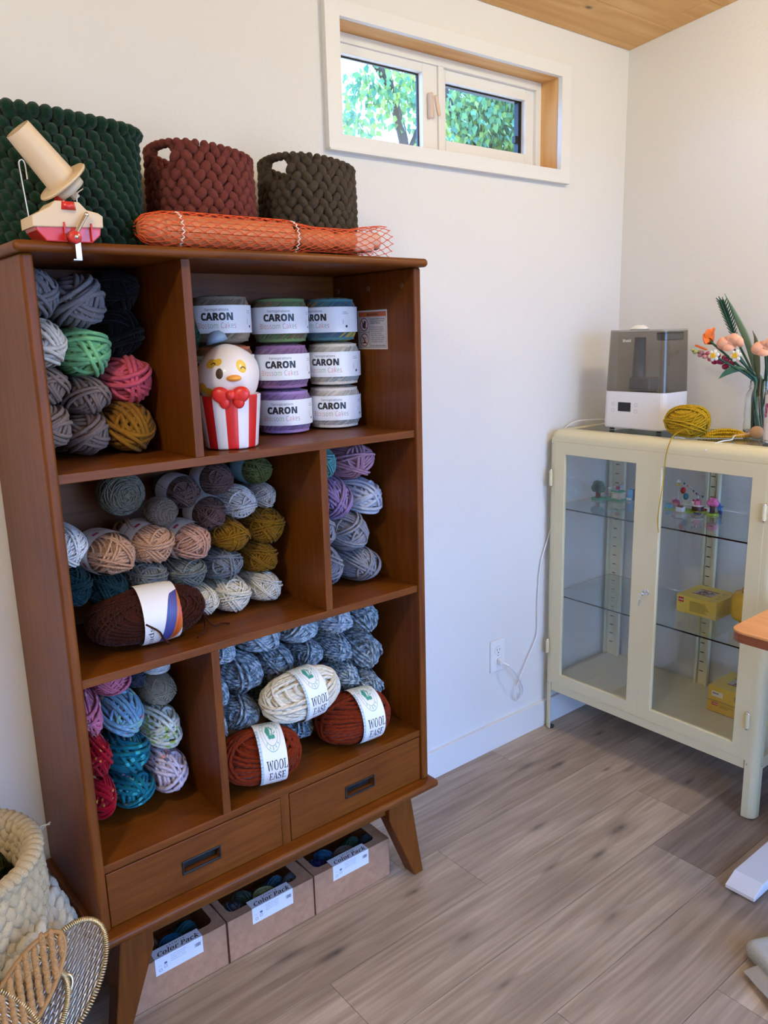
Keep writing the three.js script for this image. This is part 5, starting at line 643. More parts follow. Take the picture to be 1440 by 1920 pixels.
{
  const wire = mat(rgb(0.5, 0.42, 0.34), 0.3, { metalness: 0.85 }), gold = mat(rgb(0.72, 0.58, 0.34), 0.3, { metalness: 0.85 }), grass = mat(0xffffff, 0.8, { map: hStrong, color: rgb(0.5, 0.26, 0.09) });
  const t = thing('woven_basket', 'basket with petal-shaped sides of woven silver and gold wire', 'basket', [0, 0, 0]), n1 = V(-0.2, 0.5, 0.84).normalize();
  ovalPanel('petal', t, V(0.447, 0.31, 0.455), n1, V(0.62, 0.76, -0.1), 0.118, 0.062, wire, gold, 0.012, 0.0026);
  ovalPanel('petal', t, V(0.383, 0.305, 0.492), n1, V(0.62, 0.76, -0.1), 0.085, 0.05, wire, gold, 0.012, 0.0026);
  ovalPanel('petal', t, V(0.318, 0.335, 0.5), n1, V(-0.6, 0.78, 0), 0.1, 0.055, wire, gold, 0.012, 0.0026);
  obj('handle_loop', (() => { const o = newOut(), c = V(0.442, 0.32, 0.474), X = V(0.7, 0.68, -0.2).normalize(), Y2 = n1.clone().cross(X).normalize(), pts = [], nn = []; for (let i = 0; i < 30; i++) { const a = i / 30 * 6.2832; pts.push(c.clone().addScaledVector(X, 0.026 * Math.cos(a)).addScaledVector(Y2, 0.015 * Math.sin(a))); nn.push(n1); } addTube(o, pts, nn, 0.004, 1, 6, true); return finish(o); })(), gold, t);
  const body = lathe([[0.0, 0.002], [0.085, 0.002], [0.1, 0.02], [0.115, 0.12], [0.118, 0.215], [0.114, 0.215], [0.105, 0.02], [0, 0.008]], 40); obj('bowl', at(body.scale(0.94, 1.15, 0.94), 0.362, 0, 0.556), mat(grass.color, 0.8, { map: hStrong, side: THREE.DoubleSide }), t); obj('bowl_rim', at(new THREE.TorusGeometry(0.109, 0.005, 8, 48), 0.362, 0.248, 0.556, Math.PI / 2), knitMat('#cfc4ab'), t);
  const s = thing('seagrass_mat', 'oval plaited seagrass mat leaning on the grey crochet body', 'woven mat', [0, 0, 0]); const out = newOut(), R = rand(31), sp = new THREE.SphereGeometry(1, 8, 6), c = V(0.372, 0.362, 0.498), n2 = V(-0.25, 0.5, 0.83).normalize(), X = V(0.66, 0.72, -0.1); X.addScaledVector(n2, -X.dot(n2)).normalize(); const Y3 = n2.clone().cross(X).normalize(), v = V(0, 0, 0);
  for (let i = -5; i <= 5; i++) for (let k = -4; k <= 4; k++) { const u = (i + (k & 1) * 0.5) * 0.0225, w = k * 0.0098; if ((u / 0.108) ** 2 + (w / 0.039) ** 2 > 1) continue; const q = new THREE.Quaternion().setFromRotationMatrix(new THREE.Matrix4().makeBasis(X, Y3, n2)).multiply(new THREE.Quaternion().setFromAxisAngle(V(0, 0, 1), 0.62 + (R() - 0.5) * 0.2)), b = out.p.length / 3, P = sp.attributes.position, N = sp.attributes.normal, sc = [0.0132 + R() * 0.002, 0.006, 0.005]; for (let j = 0; j < P.count; j++) { v.set(P.getX(j) * sc[0], P.getY(j) * sc[1], P.getZ(j) * sc[2]).applyQuaternion(q); out.p.push(c.x + X.x * u + Y3.x * w + v.x, c.y + X.y * u + Y3.y * w + v.y, c.z + X.z * u + Y3.z * w + v.z); v.set(N.getX(j) / sc[0], N.getY(j) / sc[1], N.getZ(j) / sc[2]).applyQuaternion(q).normalize(); out.n.push(v.x, v.y, v.z); out.u.push(P.getX(j) * 2 + i, P.getY(j) * 0.3 + k * 0.3); } for (const j of sp.index.array) out.i.push(b + j); }
  obj('plaiting', finish(out), mat(rgb(0.5, 0.27, 0.1), 0.8, { map: hStrong }), s); const edge = []; for (let i = 0; i < 40; i++) { const a = i / 40 * 6.2832; edge.push(c.clone().addScaledVector(X, 0.112 * Math.cos(a)).addScaledVector(Y3, 0.041 * Math.sin(a)).addScaledVector(n2, -0.002)); } obj('edge_braid', tube(edge, 0.0045, 80, 6, true), mat(rgb(0.48, 0.25, 0.09), 0.8, { map: hStrong }), s);
}
// ---------------------------------------------------------------- pale upholstery and cloth at the desk's foot
{
  const o = thing('floor_cushion', 'pale grey padded floor cushion beside the desk foot', 'cushion', [0, 0, 0]), g = new RoundedBoxGeometry(0.5, 0.05, 0.2, 5, 0.024); g.translate(0.25, 0.026, 0.1); g.rotateY(-0.45); g.translate(1.806, 0, 1.066); obj('pad', g, knitMat('#a8aaa6', { sheen: 0.1 }), o); const pip = tube(roundRect(0.01, 0.49, 0.01, 0.19, 0.03).map(([a, b]) => V(a, 0, b)), 0.004, 90, 6, true); pip.translate(0, 0.026, 0); pip.rotateY(-0.45); pip.translate(1.806, 0, 1.066); obj('piping', pip, knitMat('#8f928f', { sheen: 0.1 }), o);
  const c = new THREE.PlaneGeometry(0.3, 0.3, 24, 24); c.rotateX(-Math.PI / 2); const p = c.attributes.position, nz = noiseGrid(55); for (let i = 0; i < p.count; i++) { const x = p.getX(i), z = p.getZ(i); p.setY(i, 0.006 + 0.02 * nz(x * 18 + 9, z * 18 + 9)); p.setX(i, x + 0.02 * nz(z * 14 + 3, 5)); } c.computeVertexNormals(); c.rotateY(-0.5); c.translate(1.80, 0, 1.30); const cl = obj('cloth', c, knitMat('#9c958b')); tag(cl, 'crumpled beige cloth on the floor beside the pale grey cushion', 'cloth');
}
// ---------------------------------------------------------------- wall outlet and cord
{
  const o = thing('wall_outlet', 'white duplex wall outlet on the window wall', 'outlet', [2.0995, 0.352, 0]); const pl = M.vinyl;
  const g = new RoundedBoxGeometry(0.072, 0.118, 0.006, 3, 0.0028); obj('plate', at(g, 0, 0, 0.003), pl, o);
  for (const y of [0.0195, -0.0195]) { const f = extr(roundRect(-0.0165, 0.0165, -0.014, 0.014, 0.012), 0.0015, 0.0006); const s = obj('socket', at(f, 0, y, 0.0062), pl, o); if (y > 0) { obj('slot', at(bx(-0.0075, -0.0057, -0.0035, 0.0045, 0, 0.0006, 0), 0, y + 0.003, 0.0081), M.black, s); obj('slot', at(bx(0.0057, 0.0075, -0.0035, 0.0045, 0, 0.0006, 0), 0, y + 0.003, 0.0081), M.black, s); obj('slot', at(cyl(0.0024, 0.0024, 0.0006, 12), 0, y - 0.0075, 0.0085, Math.PI / 2), M.black, s); } }
  obj('screw', at(cyl(0.0028, 0.0028, 0.001, 12), 0, 0, 0.0065, Math.PI / 2), M.chrome, o);
  const c = thing('power_cord', 'white power cord looping from the outlet up behind the cabinet', 'cord', [0, 0, 0]), wm = mat(rgb(0.78, 0.78, 0.8), 0.4);
  obj('plug', [bx(2.091, 2.108, 0.322, 0.343, 0.0085, 0.03, 0.004), rod(V(2.0995, 0.332, 0.029), V(2.112, 0.322, 0.05), 0.0055, 12, 0.0038)], wm, c);
  obj('cable', tube([[2.111, 0.323, 0.048], [2.135, 0.296, 0.05], [2.185, 0.235, 0.035], [2.215, 0.195, 0.022], [2.214, 0.163, 0.02], [2.193, 0.152, 0.02], [2.176, 0.168, 0.022], [2.18, 0.2, 0.02], [2.23, 0.27, 0.014], [2.29, 0.35, 0.01], [2.308, 0.4, 0.009], [2.307, 0.5, 0.008], [2.32, 0.64, 0.008], [2.36, 0.74, 0.009], [2.385, 0.8, 0.009], [2.402, 0.87, 0.009], [2.404, 1.0, 0.009], [2.42, 1.1, 0.01], [2.47, 1.142, 0.02], [2.54, 1.148, 0.06], [2.565, 1.15, 0.13]], 0.0026, 180, 8), wm, c);
}
// ---------------------------------------------------------------- things on the cabinet
const T0 = 1.1302;
{
  const h = thing('humidifier', 'white ultrasonic humidifier with a smoky tank and a small display', 'humidifier', [2.528, T0, 0.272]), wp = mat(rgb(0.8, 0.79, 0.8), 0.3, { clearcoat: 0.3 });
  const sect = (k, r) => roundRect(-0.074 * k, 0.074 * k, -0.118 * k, 0.118 * k, r), loft = (levels, cap = true) => { const P = [], ix = [], n = levels[0][1].length; levels.forEach(([y, s]) => s.forEach(([a, b]) => P.push(a, y, b))); for (let l = 0; l < levels.length - 1; l++) for (let i = 0; i < n; i++) { const j = (i + 1) % n, A = l * n + i, B = l * n + j; ix.push(A, A + n, B, B, A + n, B + n); } if (cap) { for (const [l, f] of [[0, 0], [levels.length - 1, 1]]) for (let i = 1; i < n - 1; i++) f ? ix.push(l * n, l * n + i + 1, l * n + i) : ix.push(l * n, l * n + i, l * n + i + 1); } let g = new THREE.BufferGeometry(); g.setAttribute('position', new THREE.Float32BufferAttribute(P, 3)); g.setIndex(ix); g = g.toNonIndexed(); g.computeVertexNormals(); return g; };
  obj('base_unit', loft([[0.008, sect(0.97, 0.02)], [0.012, sect(1, 0.022)], [0.13, sect(0.985, 0.022)]]), wp, h);
  for (const [a, b] of [[-0.055, -0.09], [-0.055, 0.09], [0.055, -0.09], [0.055, 0.09]]) obj('foot', at(cyl(0.008, 0.008, 0.009, 12), a, 0.0045, b), M.black, h);
  obj('tank', loft([[0.131, sect(0.984, 0.022)], [0.325, sect(0.925, 0.02)]]), new THREE.MeshPhysicalMaterial({ color: rgb(0.56, 0.54, 0.5), roughness: 0.05, transmission: 1, thickness: 0, ior: 1.45, side: THREE.DoubleSide }), h);
  obj('tank_core', [at(cyl(0.022, 0.018, 0.13, 20), 0.0, 0.24, -0.03), bx(-0.03, 0.03, 0.134, 0.175, -0.05, 0.03, 0.006), bx(-0.05, 0.05, 0.295, 0.32, 0.06, 0.1, 0.004)], mat(rgb(0.28, 0.28, 0.27), 0.4), h);
  obj('lid', loft([[0.325, sect(0.925, 0.02)], [0.33, sect(0.92, 0.02)]]), mat(rgb(0.34, 0.33, 0.31), 0.35), h);
  obj('nozzle', at(lathe([[0, 0.016], [0.012, 0.016], [0.02, 0.0125], [0.03, 0.005], [0.03, 0.0], [0, 0.0]], 28), 0, 0.33, -0.035), wp, h);
  obj('display', at(bx(-0.0008, 0.0008, -0.015, 0.015, -0.024, 0.024, 0.0005), -0.0738, 0.08, -0.032), M.black, h);
  for (const [z, y] of [[-0.076, 0.09], [-0.076, 0.069], [0.012, 0.09], [0.012, 0.069]]) obj('button', at(new THREE.TorusGeometry(0.0058, 0.0006, 6, 24), -0.0738, y - 0.002, z, 0, Math.PI / 2), mat(rgb(0.55, 0.54, 0.55), 0.5), h);
  const lg = canvasTex(256, 96, (g, w, hh) => { g.clearRect(0, 0, w, hh); g.fillStyle = '#ffffff'; g.font = '66px sans-serif'; g.textAlign = 'center'; g.fillText('lēvoit', w / 2, 70); }); const pg = new THREE.PlaneGeometry(0.052, 0.0195); obj('logo', at(pg, -0.0735, 0.296, -0.032, 0, -Math.PI / 2), mat(0xffffff, 0.5, { map: lg, transparent: true, side: THREE.DoubleSide }), h);
}
{
  const t = thing('yarn_ball', 'mustard yellow yarn skein on the cabinet top beside the humidifier', 'yarn', [2.428, T0 + 0.0525, 0.487]); t.rotation.y = 0.15; const m = obj('winding', KIND.mid[1], YM.yellow, t); m.scale.set(0.052, 0.046, 0.069 / 2.1); obj('trailing_strand', tube([[-0.02, -0.02, 0.05], [-0.045, -0.035, 0.03], [-0.06, -0.02, 0.02], [-0.075, -0.03, 0.0], [-0.09, -0.05, -0.012], [-0.101, -0.1, -0.02], [-0.102, -0.18, -0.024], [-0.1035, -0.24, -0.03], [-0.102, -0.3, -0.035], [-0.103, -0.34, -0.03]], 0.0016, 90, 6), YM.yellow, t);
  const s = thing('crochet_swatch', 'mustard crochet strip trailing from the yellow skein', 'crochet', [0, 0, 0]); const out = newOut(), R = rand(6), sp = new THREE.SphereGeometry(1, 6, 5); for (let i = 0; i < 22; i++) for (let k = 0; k < 6; k++) { const u = i / 21, x = mix(2.45, 2.545, u) + (k - 2.5) * 0.006 * (0.5 + Math.sin(u * 3.1)), z = mix(0.52, 0.628, u) - (k - 2.5) * 0.004, y = T0 + 0.006 + 0.02 * Math.sin(u * 3.1) * Math.sin(k / 5 * 3.1); const b = out.p.length / 3; for (let q = 0; q < sp.attributes.position.count; q++) { out.p.push(x + sp.attributes.position.getX(q) * 0.0042, y + sp.attributes.position.getY(q) * 0.004, z + sp.attributes.position.getZ(q) * 0.0042); out.n.push(sp.attributes.normal.getX(q), sp.attributes.normal.getY(q), sp.attributes.normal.getZ(q)); out.u.push(0, 0); } for (const j of sp.index.array) out.i.push(b + j); } obj('stitches', finish(out), YM.yellow, s); obj('white_tail', tube([[2.515, T0 + 0.012, 0.6], [2.48, T0 + 0.006, 0.61], [2.44, T0 + 0.004, 0.625], [2.4, T0 + 0.003, 0.618], [2.365, T0 - 0.004, 0.608], [2.338, T0 - 0.02, 0.6]], 0.0022, 40, 6), YM.snow, s);
  const k = thing('darning_mushroom', 'small turned wooden knob lying beside the tumbler', 'wooden tool', [2.532, T0 + 0.0195, 0.655]), wd = mat(rgb(0.68, 0.44, 0.24), 0.5); const kg = new THREE.SphereGeometry(0.0195, 24, 18); obj('knob', kg, wd, k); obj('stem', rod(V(0.004, -0.004, -0.01), V(-0.03, -0.014, -0.06), 0.005, 12, 0.004), wd, k); obj('steel_hook', rod(V(-0.03, -0.014, -0.06), V(-0.036, -0.016, -0.085), 0.0016, 8), M.chrome, k);
}
// mason jar of plastic brick flowers
const JX = 2.598, JZ = 0.628;
{
  const j = thing('mason_jar', 'clear glass mason jar holding the brick flowers', 'jar', [JX, T0, JZ]);
  obj('glass_body', lathe([[0, 0.001], [0.036, 0.001], [0.043, 0.006], [0.0455, 0.02], [0.0455, 0.115], [0.043, 0.13], [0.035, 0.143], [0.034, 0.148], [0.037, 0.15], [0.037, 0.154], [0.034, 0.156], [0.034, 0.17], [0.0315, 0.17], [0.0315, 0.145], [0.04, 0.128], [0.0428, 0.114], [0.0428, 0.02], [0.04, 0.008], [0, 0.006]], 40), new THREE.MeshPhysicalMaterial({ color: rgb(0.95, 0.97, 0.96), roughness: 0.02, transmission: 1, thickness: 0.003, ior: 1.45 }), j);
  const tm = thing('tumbler', 'white tumbler with steel bands and a printed pink flower', 'tumbler', [2.474, T0, 0.7425]); const tp = canvasTex(512, 256, (g, w, h) => { g.fillStyle = '#e9e6ea'; g.fillRect(0, 0, w, h); const R = rand(2); for (let i = 0; i < 60; i++) { g.fillStyle = ['#b0447a', '#8f2f66', '#c873a0'][i % 3]; g.beginPath(); g.arc(262 + (R() - 0.5) * 44, 90 + (R() - 0.5) * 70, 4 + R() * 8, 0, 7); g.fill(); } g.strokeStyle = '#c08a9a'; g.lineWidth = 4; g.beginPath(); g.moveTo(262, 120); g.lineTo(250, 200); g.moveTo(256, 160); g.lineTo(240, 185); g.stroke(); });
  const cy = new THREE.CylinderGeometry(0.038, 0.036, 0.128, 40, 1, true); cy.rotateY(0.7); obj('sleeve', at(cy, 0, 0.076, 0), mat(0xffffff, 0.3, { map: tp }), tm); obj('steel_band', lathe([[0, 0.001], [0.035, 0.001], [0.036, 0.004], [0.036, 0.012], [0, 0.012]], 36), M.chrome, tm); obj('steel_band', lathe([[0.038, 0.14], [0.0375, 0.152], [0.034, 0.154], [0.033, 0.15], [0.033, 0.142]], 36), M.chrome, tm);
}
{
  const G2 = 'brick flowers in the mason jar', dg = mat(rgb(0.016, 0.075, 0.05), 0.3), gg = mat(rgb(0.06, 0.2, 0.13), 0.35), sage = mat(rgb(0.16, 0.26, 0.17), 0.4), base = V(JX, T0 + 0.03, JZ);
  let si = 0; const stem = (t, tip, m = dg) => { const lip = V(JX + ((si % 4) - 1.5) * 0.0085, T0 + 0.172, JZ + clamp((tip.z - JZ) * 0.3, -0.024, 0.024)), k = si++; obj('stem', tube([V(JX + ((k % 4) - 1.5) * 0.01, T0 + 0.014, JZ + (Math.floor(k / 4) - 1) * 0.014), lip.clone().add(V(0, -0.06, -(tip.z - JZ) * 0.03)), lip, tip], 0.0036, 30, 8), m, t); };
  const W = (z, y, x = 2.56) => V(x, y, z);
  { const t = thing('brick_flower', 'orange brick poppy with a cupped plastic blossom', 'toy flower', [0, 0, 0], G2), c = W(0.49, 1.422, 2.525); stem(t, c); const m = mat(rgb(0.85, 0.16, 0.015), 0.3); for (let i = 0; i < 5; i++) { const a = i / 5 * 6.28, g = new THREE.SphereGeometry(1, 14, 10, 0, 6.2832, 0, 1.7); g.scale(0.017, 0.026, 0.006); obj('petal', at(g, c.x + Math.cos(a) * 0.012, c.y + 0.006 + Math.sin(a) * 0.012, c.z - 0.004, Math.sin(a) * 0.5, 0, -Math.cos(a) * 0.5), m, t); } obj('petal', at(bx(-0.006, 0.006, -0.003, 0.003, -0.02, 0.02, 0.002), c.x, c.y - 0.02, c.z - 0.028, 0.35), m, t); }
  for (const [z, y, lab, s] of [[0.552, 1.415, 'peach brick rose beside the orange poppy', 1], [0.662, 1.4, 'peach brick rose rising behind the tumbler', 1]]) { const t = thing('brick_flower', lab, 'toy flower', [0, 0, 0], G2), c = W(z, y, 2.53); stem(t, c); const m = mat(rgb(0.86, 0.44, 0.3), 0.35); m.side = THREE.DoubleSide; for (const [dz, dy, r, rx, ry] of [[-0.022, 0.0, 0.024, -0.5, 0.2], [0.016, 0.012, 0.023, 0.5, 0.3], [-0.004, -0.016, 0.022, 0.1, -0.8], [0.03, 0.004, 0.018, 1.0, 0.2], [-0.002, 0.016, 0.018, 0, 0.9], [0.002, 0.0, 0.013, 0.2, 0.1]]) { const g = new THREE.SphereGeometry(r, 18, 10, 0, 6.2832, 0, 1.25); g.rotateZ(Math.PI / 2 + ry); g.translate(r * 0.5, 0, 0); g.scale(1, 0.85, 1.05); obj('petal', at(g, c.x, c.y + dy, c.z + dz, rx), m, t); } }
  { const t = thing('brick_flower', 'magenta brick snapdragon fading to pink and lime at its tip', 'toy flower', [0, 0, 0], G2), c0 = W(0.535, 1.352, 2.57), c1 = W(0.408, 1.39, 2.57); stem(t, c0.clone().add(V(0, 0.004, 0.012))); const R = rand(4), cols = [mat(rgb(0.33, 0.008, 0.075), 0.3), mat(rgb(0.42, 0.02, 0.13), 0.3), mat(rgb(0.62, 0.13, 0.25), 0.3), mat(rgb(0.75, 0.35, 0.42), 0.3), mat(rgb(0.52, 0.6, 0.25), 0.35)]; for (let i = 0; i < 20; i++) { const u = i / 19, p = c0.clone().lerp(c1, u), q = 0.016 * (1 - u * 0.8), a = i * 2.4, g = new THREE.SphereGeometry(1, 8, 6); const s = 0.011 * (1 - 0.45 * u); g.scale(s, s * 0.9, s * 1.2); obj('petal', at(g, p.x + Math.cos(a) * q, p.y + Math.sin(a) * q, p.z), cols[Math.min(4, Math.floor(u * 5))], t); } obj('spike', rod(c0, c1, 0.003, 8), dg, t); }
  for (const [z, y, lab] of [[0.513, 1.378, 'white brick daisy with a yellow centre beside the snapdragon'], [0.583, 1.378, 'white brick daisy with a yellow centre under the peach rose']]) { const t = thing('brick_flower', lab, 'toy flower', [0, 0, 0], G2), c = W(z, y, 2.512); stem(t, c); const wm = mat(rgb(0.8, 0.8, 0.76), 0.35); for (let i = 0; i < 6; i++) { const a = i / 6 * 6.28 + 0.3, g = new THREE.SphereGeometry(1, 12, 8); g.scale(0.004, 0.0075, 0.0065); obj('petal', at(g, c.x, c.y + Math.cos(a) * 0.0115, c.z + Math.sin(a) * 0.0115, a), wm, t); } obj('centre', at(cyl(0.008, 0.008, 0.006, 16), c.x - 0.004, c.y, c.z, 0, 0, Math.PI / 2), mat(rgb(0.8, 0.5, 0.04), 0.3), t); }
  { const t = thing('brick_flower', 'dark green brick fern frond standing tallest in the jar', 'toy flower', [0, 0, 0], G2), a = W(0.54, 1.43, 2.585), b = W(0.492, 1.535, 2.585); stem(t, a); obj('rib', rod(a, b, 0.003, 8), dg, t); const l = []; for (let i = 0; i < 44; i++) { const u = i / 43, p = a.clone().lerp(b, u), s = [1, -1, 0.3, -0.4][i % 4], L = 0.03 * (0.7 + 0.4 * Math.sin(u * 2.6)); l.push(rod(p, p.clone().add(V(-0.01, L * 0.78, s * L * 0.62 - 0.004)), 0.0034, 5, 0.0012)); } obj('needles', l, dg, t).userData.kind = 'stuff'; }
  for (const [pts, lab, m] of [[[[2.6, 1.33, 0.6], [2.6, 1.42, 0.57], [2.6, 1.5, 0.525], [2.6, 1.565, 0.487]], 'long sage plastic blade leaf leaning behind the fern', sage], [[[2.57, 1.335, 0.583], [2.56, 1.335, 0.556], [2.555, 1.325, 0.535], [2.55, 1.305, 0.513]], 'short sage plastic leaf drooping over the jar neck', gg], [[[2.6, 1.3, 0.615], [2.59, 1.36, 0.61], [2.585, 1.42, 0.605], [2.58, 1.45, 0.595]], 'olive plastic leaf behind the daisies', mat(rgb(0.1, 0.12, 0.06), 0.4)], [[[2.6, 1.3, 0.635], [2.6, 1.37, 0.645], [2.6, 1.45, 0.665], [2.6, 1.5, 0.685]], 'dark green toothed plastic leaf behind the tumbler', dg]]) { const t = thing('brick_leaf', lab, 'toy leaf', [0, 0, 0], G2), g = tube(pts, 0.0085, 24, 8); const p = g.attributes.position; for (let i = 0; i < p.count; i++) { const k = Math.floor(i / 9) / 24, w = Math.sin(Math.PI * Math.min(1, 0.12 + k * 0.88)) * 1.25; const cv = new THREE.CatmullRomCurve3(pts.map((q) => V(...q))).getPointAt(clamp(k)); p.setXYZ(i, cv.x + (p.getX(i) - cv.x) * 0.25, cv.y + (p.getY(i) - cv.y) * w, cv.z + (p.getZ(i) - cv.z) * w); } g.computeVertexNormals(); obj('blade', g, m, t); stem(t, V(...pts[0]), m); }
}
// ---------------------------------------------------------------- brick toys and boxes inside the cabinet
const S1 = 0.8557, S2 = 0.5332, S0 = 0.2003;
const brickM = (r, g, b) => mat(rgb(r, g, b), 0.25);
{
  const green = brickM(0.03, 0.28, 0.13), lime = brickM(0.32, 0.5, 0.03), brown = brickM(0.09, 0.03, 0.02), tan = brickM(0.55, 0.45, 0.32), gray = brickM(0.35, 0.36, 0.38), blue = brickM(0.04, 0.2, 0.5), azure = brickM(0.08, 0.4, 0.6), white = brickM(0.75, 0.75, 0.75), red = brickM(0.5, 0.012, 0.015), pink = brickM(0.75, 0.2, 0.42), mag = brickM(0.35, 0.02, 0.14), choc = brickM(0.06, 0.015, 0.015), salmon = brickM(0.75, 0.32, 0.3);
  const disc = (r, h, x, y, z, n = 20) => at(cyl(r, r, h, n), x, y, z);
  { const t = thing('brick_tree', 'green plastic brick tree on a round green base', 'toy tree', [2.555, S1, 0.075]); obj('base', [disc(0.024, 0.006, 0, 0.003, 0), disc(0.016, 0.004, 0.008, 0.007, 0.01)], green, t); obj('trunk', [bx(-0.005, 0.005, 0.006, 0.035, -0.008, -0.001, 0.001), bx(-0.004, 0.004, 0.006, 0.035, 0.003, 0.008, 0.001)], brown, t); const cr = brickM(0.03, 0.16, 0.1); for (const [z, y, r] of [[-0.013, 0.041, 0.0145], [0.013, 0.041, 0.0145], [-0.007, 0.056, 0.0135], [0.008, 0.056, 0.0135], [0, 0.046, 0.0135]]) obj('leaf_disc', at(cyl(r, r, 0.011, 20), 0, y, z, 0, 0, Math.PI / 2), cr, t); }
  { const t = thing('brick_house', 'small tan plastic brick stall with grey roof and green base', 'toy house', [2.592, S1, 0.128]); obj('base', [bx(-0.02, 0.02, 0, 0.006, -0.04, 0.03, 0.001)], green, t); obj('wall', bx(-0.014, 0.014, 0.006, 0.03, -0.012, 0.024, 0.001), tan, t); obj('shutter', [bx(-0.0155, -0.0142, 0.012, 0.015, -0.004, 0.014, 0), bx(-0.0155, -0.0142, 0.019, 0.022, -0.004, 0.014, 0)], white, t); obj('hedge', bx(-0.015, 0.015, 0.03, 0.036, -0.014, 0.028, 0.001), green, t); obj('roof', [bx(-0.013, 0.013, 0.036, 0.05, -0.012, 0.012, 0.002), bx(-0.01, 0.01, 0.05, 0.058, 0.006, 0.024, 0.001)], gray, t); obj('awning', bx(-0.016, -0.012, 0.042, 0.054, 0.008, 0.022, 0.001), brickM(0.3, 0.02, 0.06), t); obj('lamp', [bx(-0.012, -0.008, 0.04, 0.045, -0.03, -0.012, 0.001)], white, t); }
  { const t = thing('brick_fountain', 'translucent blue plastic brick waterfall', 'toy', [2.628, S1, 0.168]); const bl = brickM(0.1, 0.36, 0.66); obj('water', [bx(-0.01, 0.01, 0, 0.04, -0.011, 0.009, 0.001), bx(-0.016, -0.01, 0, 0.012, -0.013, 0.011, 0.001)], bl, t); obj('foam', bx(-0.018, -0.016, 0.002, 0.01, -0.01, 0.008, 0), white, t); obj('rock', [bx(-0.008, 0.014, 0, 0.045, 0.012, 0.03, 0.003)], brickM(0.05, 0.06, 0.05), t); }
  { const t = thing('brick_lamp_post', 'white plastic brick lamp post with a string of bunting', 'toy', [2.645, S1, 0.34]); obj('post', [rod(V(0, 0, 0), V(0, 0.072, 0), 0.003, 10), disc(0.007, 0.003, 0, 0.0015, 0)], white, t); obj('lantern', [bx(-0.006, 0.006, 0.072, 0.082, -0.006, 0.006, 0.001)], brickM(0.5, 0.45, 0.08), t); obj('cap', at(new THREE.ConeGeometry(0.011, 0.01, 4), 0, 0.09, 0, 0, 0.78), white, t); const cv = [V(0, 0.092, 0.006), V(-0.002, 0.086, 0.03), V(-0.006, 0.072, 0.056), V(-0.012, 0.06, 0.08), V(-0.02, 0.056, 0.104), V(-0.024, 0.055, 0.12)]; obj('bunting_cord', tube(cv, 0.001, 30, 6), white, t); const crv = new THREE.CatmullRomCurve3(cv); ['blue', 'salmon', 'white', 'blue', 'red', 'white', 'blue'].forEach((c, i) => { const p = crv.getPointAt(0.14 + i * 0.12), g = new THREE.ConeGeometry(0.0052, 0.009, 4); g.rotateX(Math.PI); obj('flag', at(g, p.x, p.y - 0.006, p.z), { blue, salmon, white, red }[c], t); }); }
  { const t = thing('brick_gift_stand', 'plastic brick flower bed with pink blossoms beside a blue gift', 'toy', [2.6, S1, 0.36]); obj('base', bx(-0.02, 0.03, 0, 0.004, -0.03, 0.1, 0.001), lime, t); obj('gift', bx(-0.02, -0.004, 0.004, 0.018, -0.026, -0.006, 0.001), azure, t); obj('bed', bx(0.0, 0.02, 0.004, 0.02, -0.024, 0.006, 0.002), salmon, t); for (const [z, y] of [[-0.012, 0.026], [-0.004, 0.031], [0.006, 0.027], [-0.004, 0.022], [0.008, 0.02]]) obj('blossom', at(new THREE.SphereGeometry(0.0055, 10, 8), 0.006, y, z), y > 0.025 ? mag : red, t); }
  { const t = thing('brick_balloon', 'red plastic brick balloon on a clear stick', 'toy', [2.63, S1, 0.368]); obj('balloon', at(new THREE.SphereGeometry(1, 16, 12).scale(0.009, 0.0115, 0.009), 0, 0.062, 0), red, t); obj('stick', rod(V(0, 0, 0), V(0, 0.051, 0), 0.001, 6), white, t); const t2 = thing('brick_balloon', 'teal plastic brick balloon on a clear stick', 'toy', [2.62, S1, 0.385]); obj('balloon', at(new THREE.SphereGeometry(1, 16, 12).scale(0.009, 0.0115, 0.009), 0, 0.045, 0), brickM(0.02, 0.2, 0.28), t2); obj('stick', rod(V(0, 0, 0), V(0, 0.034, 0), 0.001, 6), white, t2); }
  { const t = thing('brick_cake', 'white slice of plastic brick cake with dark cherries', 'toy cake', [2.57, S1, 0.398]); obj('sponge', [bx(-0.011, 0.011, 0.002, 0.018, -0.014, 0.011, 0.003)], white, t); obj('plate', disc(0.017, 0.002, 0, 0.001, 0), tan, t); for (const z of [-0.008, -0.001, 0.006]) obj('cherry', at(new THREE.SphereGeometry(0.0042, 10, 8), -0.002, 0.02, z), choc, t);
    const u = thing('brick_cake', 'chocolate plastic brick layer cake topped with a pink candle', 'toy cake', [2.618, S1, 0.432]); obj('layer', disc(0.0195, 0.02, 0, 0.01, 0, 28), choc, u); obj('icing', disc(0.0205, 0.004, 0, 0.022, 0, 28), white, u); obj('tier', disc(0.011, 0.014, -0.002, 0.031, 0.0), pink, u); obj('cream', at(new THREE.SphereGeometry(0.007, 12, 8), -0.004, 0.029, -0.014), white, u); obj('berry', at(new THREE.SphereGeometry(0.0042, 10, 8), -0.005, 0.037, -0.014), mag, u); obj('candle', [rod(V(-0.002, 0.038, 0), V(-0.002, 0.056, 0), 0.0022, 8)], white, u); obj('flame', at(new THREE.ConeGeometry(0.0025, 0.009, 8), -0.002, 0.061, 0), blue, u); obj('rosette', [at(new THREE.SphereGeometry(0.0055, 10, 8), -0.002, 0.04, 0)], mag, u); }
